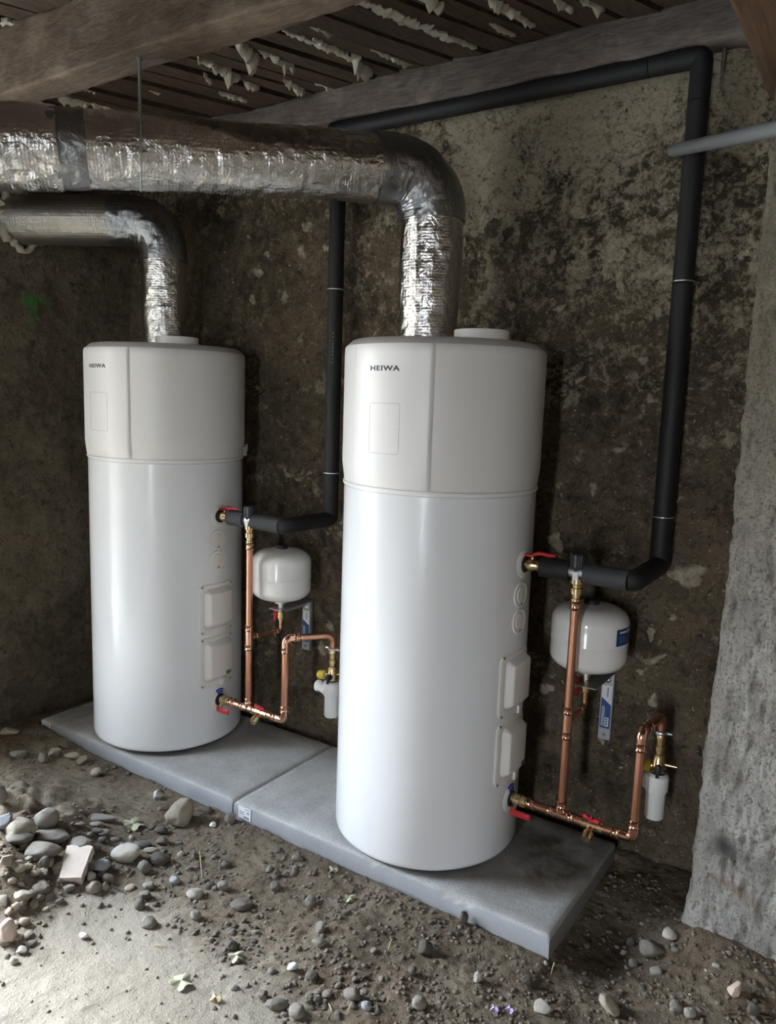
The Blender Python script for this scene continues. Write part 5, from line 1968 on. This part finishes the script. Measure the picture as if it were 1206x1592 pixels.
# gravel and clods too small to pick apart: one joined object
V1, F1 = ico(2)
base_shapes = [stone_verts(V1, 700 + k, 0.6 if k % 2 else 0.0, 0.14) * np.array([1, .85, .6]) for k in range(8)]
GV, GF = [], []
off = 0
cnt = 0
spots_ = []
while cnt < 4200:
    px, py = random.uniform(-10, 1216), random.uniform(1130, 1600)
    p = on_ground(px, py, 3)
    if not ground_ok(p):
        continue
    i = int((p.x - fx[0]) / (fx[1] - fx[0]))
    j = int((p.y - fy[0]) / (fy[1] - fy[0]))
    i, j = min(max(i, 0), len(fx) - 1), min(max(j, 0), len(fy) - 1)
    dens = 1 - 0.93 * min(1, max(0, dustc[i, j]))
    cl = vnoise(p.x * 7, p.y * 7, 0, 5)
    if random.random() > dens * (0.35 + 0.65 * max(0, float(cl) + .4)):
        continue
    a = 0.0020 + 0.0068 * random.random() ** 3
    if abs(p.y - SL['y0']) < 0.08 and p.x < SL['x3']:
        a *= 1.25
    sh_ = base_shapes[cnt % 8]
    th_ = random.uniform(0, 6.28)
    ca, sa = math.cos(th_), math.sin(th_)
    V = sh_ * a
    V = np.stack([V[:, 0] * ca - V[:, 1] * sa + p.x, V[:, 0] * sa + V[:, 1] * ca + p.y, V[:, 2] + p.z + 0.2 * a], -1)
    GV.append(V)
    GF.append(F1 + off)
    off += len(V)
    cnt += 1
t = NT('fine_gravel')
f = t.noise(60, 3, 0.6)
f2 = t.noise(9, 3, 0.6)
t.set(Base_Color=t.mix(t.ramp(f, [(0.35, 0), (0.65, 1)]), (0.095, 0.072, 0.051), (0.24, 0.197, 0.147)), Roughness=0.95)
M['gravel'] = t.m
go = bpy.data.objects.new('gravel', mesh_np('gravel', np.vstack(GV), np.vstack(GF), M['gravel']))
COL.objects.link(go)
tag(go, 'fine gravel and clods of dirt scattered over the floor', 'gravel', kind='stuff')


# leaves, straws, petals, wire
def leaf(px, py, size, label, seed, m=None, cat='leaf', name='dry_leaf'):
    r = random.Random(seed)
    g = on_ground(px, py)
    a = 0.5 * size / F_PX * (g - Vector((0, 0, CAM_H))).dot(fw)
    n = 20
    vs, fs = [], []
    for layer in (0, 1):
        vs.append((g.x, g.y, g.z + 0.012 - 0.0012 * layer))
        for i in range(n):
            t_ = 2 * PI * i / n
            q = a * (0.55 + 0.45 * abs(math.cos(2.5 * t_ + seed))) * r.uniform(.85, 1.15)
            x, y = g.x + q * math.cos(t_), g.y + q * math.sin(t_) * .9
            vs.append((x, y, max(gh(x, y) + 0.003, g.z) + 0.006 + 0.006 * math.sin(3 * t_ + seed) - 0.0012 * layer))
    N = n + 1
    for i in range(n):
        j = (i + 1) % n
        fs += [(0, 1 + i, 1 + j), (N, N + 1 + j, N + 1 + i), (1 + i, N + 1 + i, N + 1 + j, 1 + j)]
    return tag(MB().add(vs, fs).build(name, m or M['leaf'], None, 0, origin=tuple(g)), label, cat)


leaf(207, 1285, 36, 'pale dry lobed leaf lying left of the egg-shaped cobble', 1)
leaf(282, 1530, 38, 'pale yellow-green leaf on the dusty ground at the bottom', 2)
leaf(368, 1490, 28, 'pale green leaf below the dark pebble nest', 3)
leaf(544, 1400, 18, 'small pale green leaf scrap in front of the right slab', 4)
leaf(518, 1356, 14, 'tiny pale leaf scrap near the edge of the right slab', 5)
leaf(335, 1556, 18, 'curled brown-yellow leaf scrap on the dusty ground', 6, M['straw'])
leaf(768, 1573, 15, 'lilac petal at the bottom edge, left of two', 7, M['petal'], 'petal', 'petal')
leaf(792, 1574, 16, 'lilac petal at the bottom edge, right of two', 8, M['petal'], 'petal', 'petal')


def straw(px, py, dx, dy, label, m=None, w=0.0014, name='straw', cat='straw', upr=0.0):
    a, b = on_ground(px - dx / 2, py - dy / 2), on_ground(px + dx / 2, py + dy / 2)
    if upr:
        b = on_ground(px, py + dy / 2)
        a = b + Vector((0.004, 0.01, upr))
    a.z += 0.004
    b.z += 0.003
    mid = (a + b) / 2 + Vector((0, 0, 0.003))
    return tag(MB().tube([tuple(a), tuple(mid), tuple(b)], [w, w * 1.1, w * .7], 6).build(name, m or M['straw'], None, 50, origin=tuple(b)), label, cat)


straw(603, 1469, 2, 20, 'short yellow straw bit standing in the dirt left of the dark cobble', upr=0.03)
straw(856, 1506, 2, 20, 'short yellow straw bit just below the right corner of the slab', upr=0.03)
straw(541, 1566, 3, 14, 'short yellow straw bit in the bottom pebble bed, right of two', upr=0.018)
straw(513, 1568, 5, 12, 'short yellow straw bit in the bottom pebble bed, left of two')
straw(249, 1472, 16, 1, 'thin yellow straw lying flat in the bright dust')
straw(312, 1345, 4, 42, 'thin bent dry stem on the dirt between the heap and the slab')
straw(183, 1384, 24, 14, 'thin black wire lying right of the oval pebble', M['rubber'], 0.0016, 'wire_scrap', 'wire')
straw(700, 1434, 50, 14, 'thin brown twig lying along the front of the right slab', M['beam'], 0.002, 'twig', 'twig')
straw(1165, 1580, 70, 8, 'reddish twig at the bottom right corner', M['beam_red'], 0.003, 'twig', 'twig')
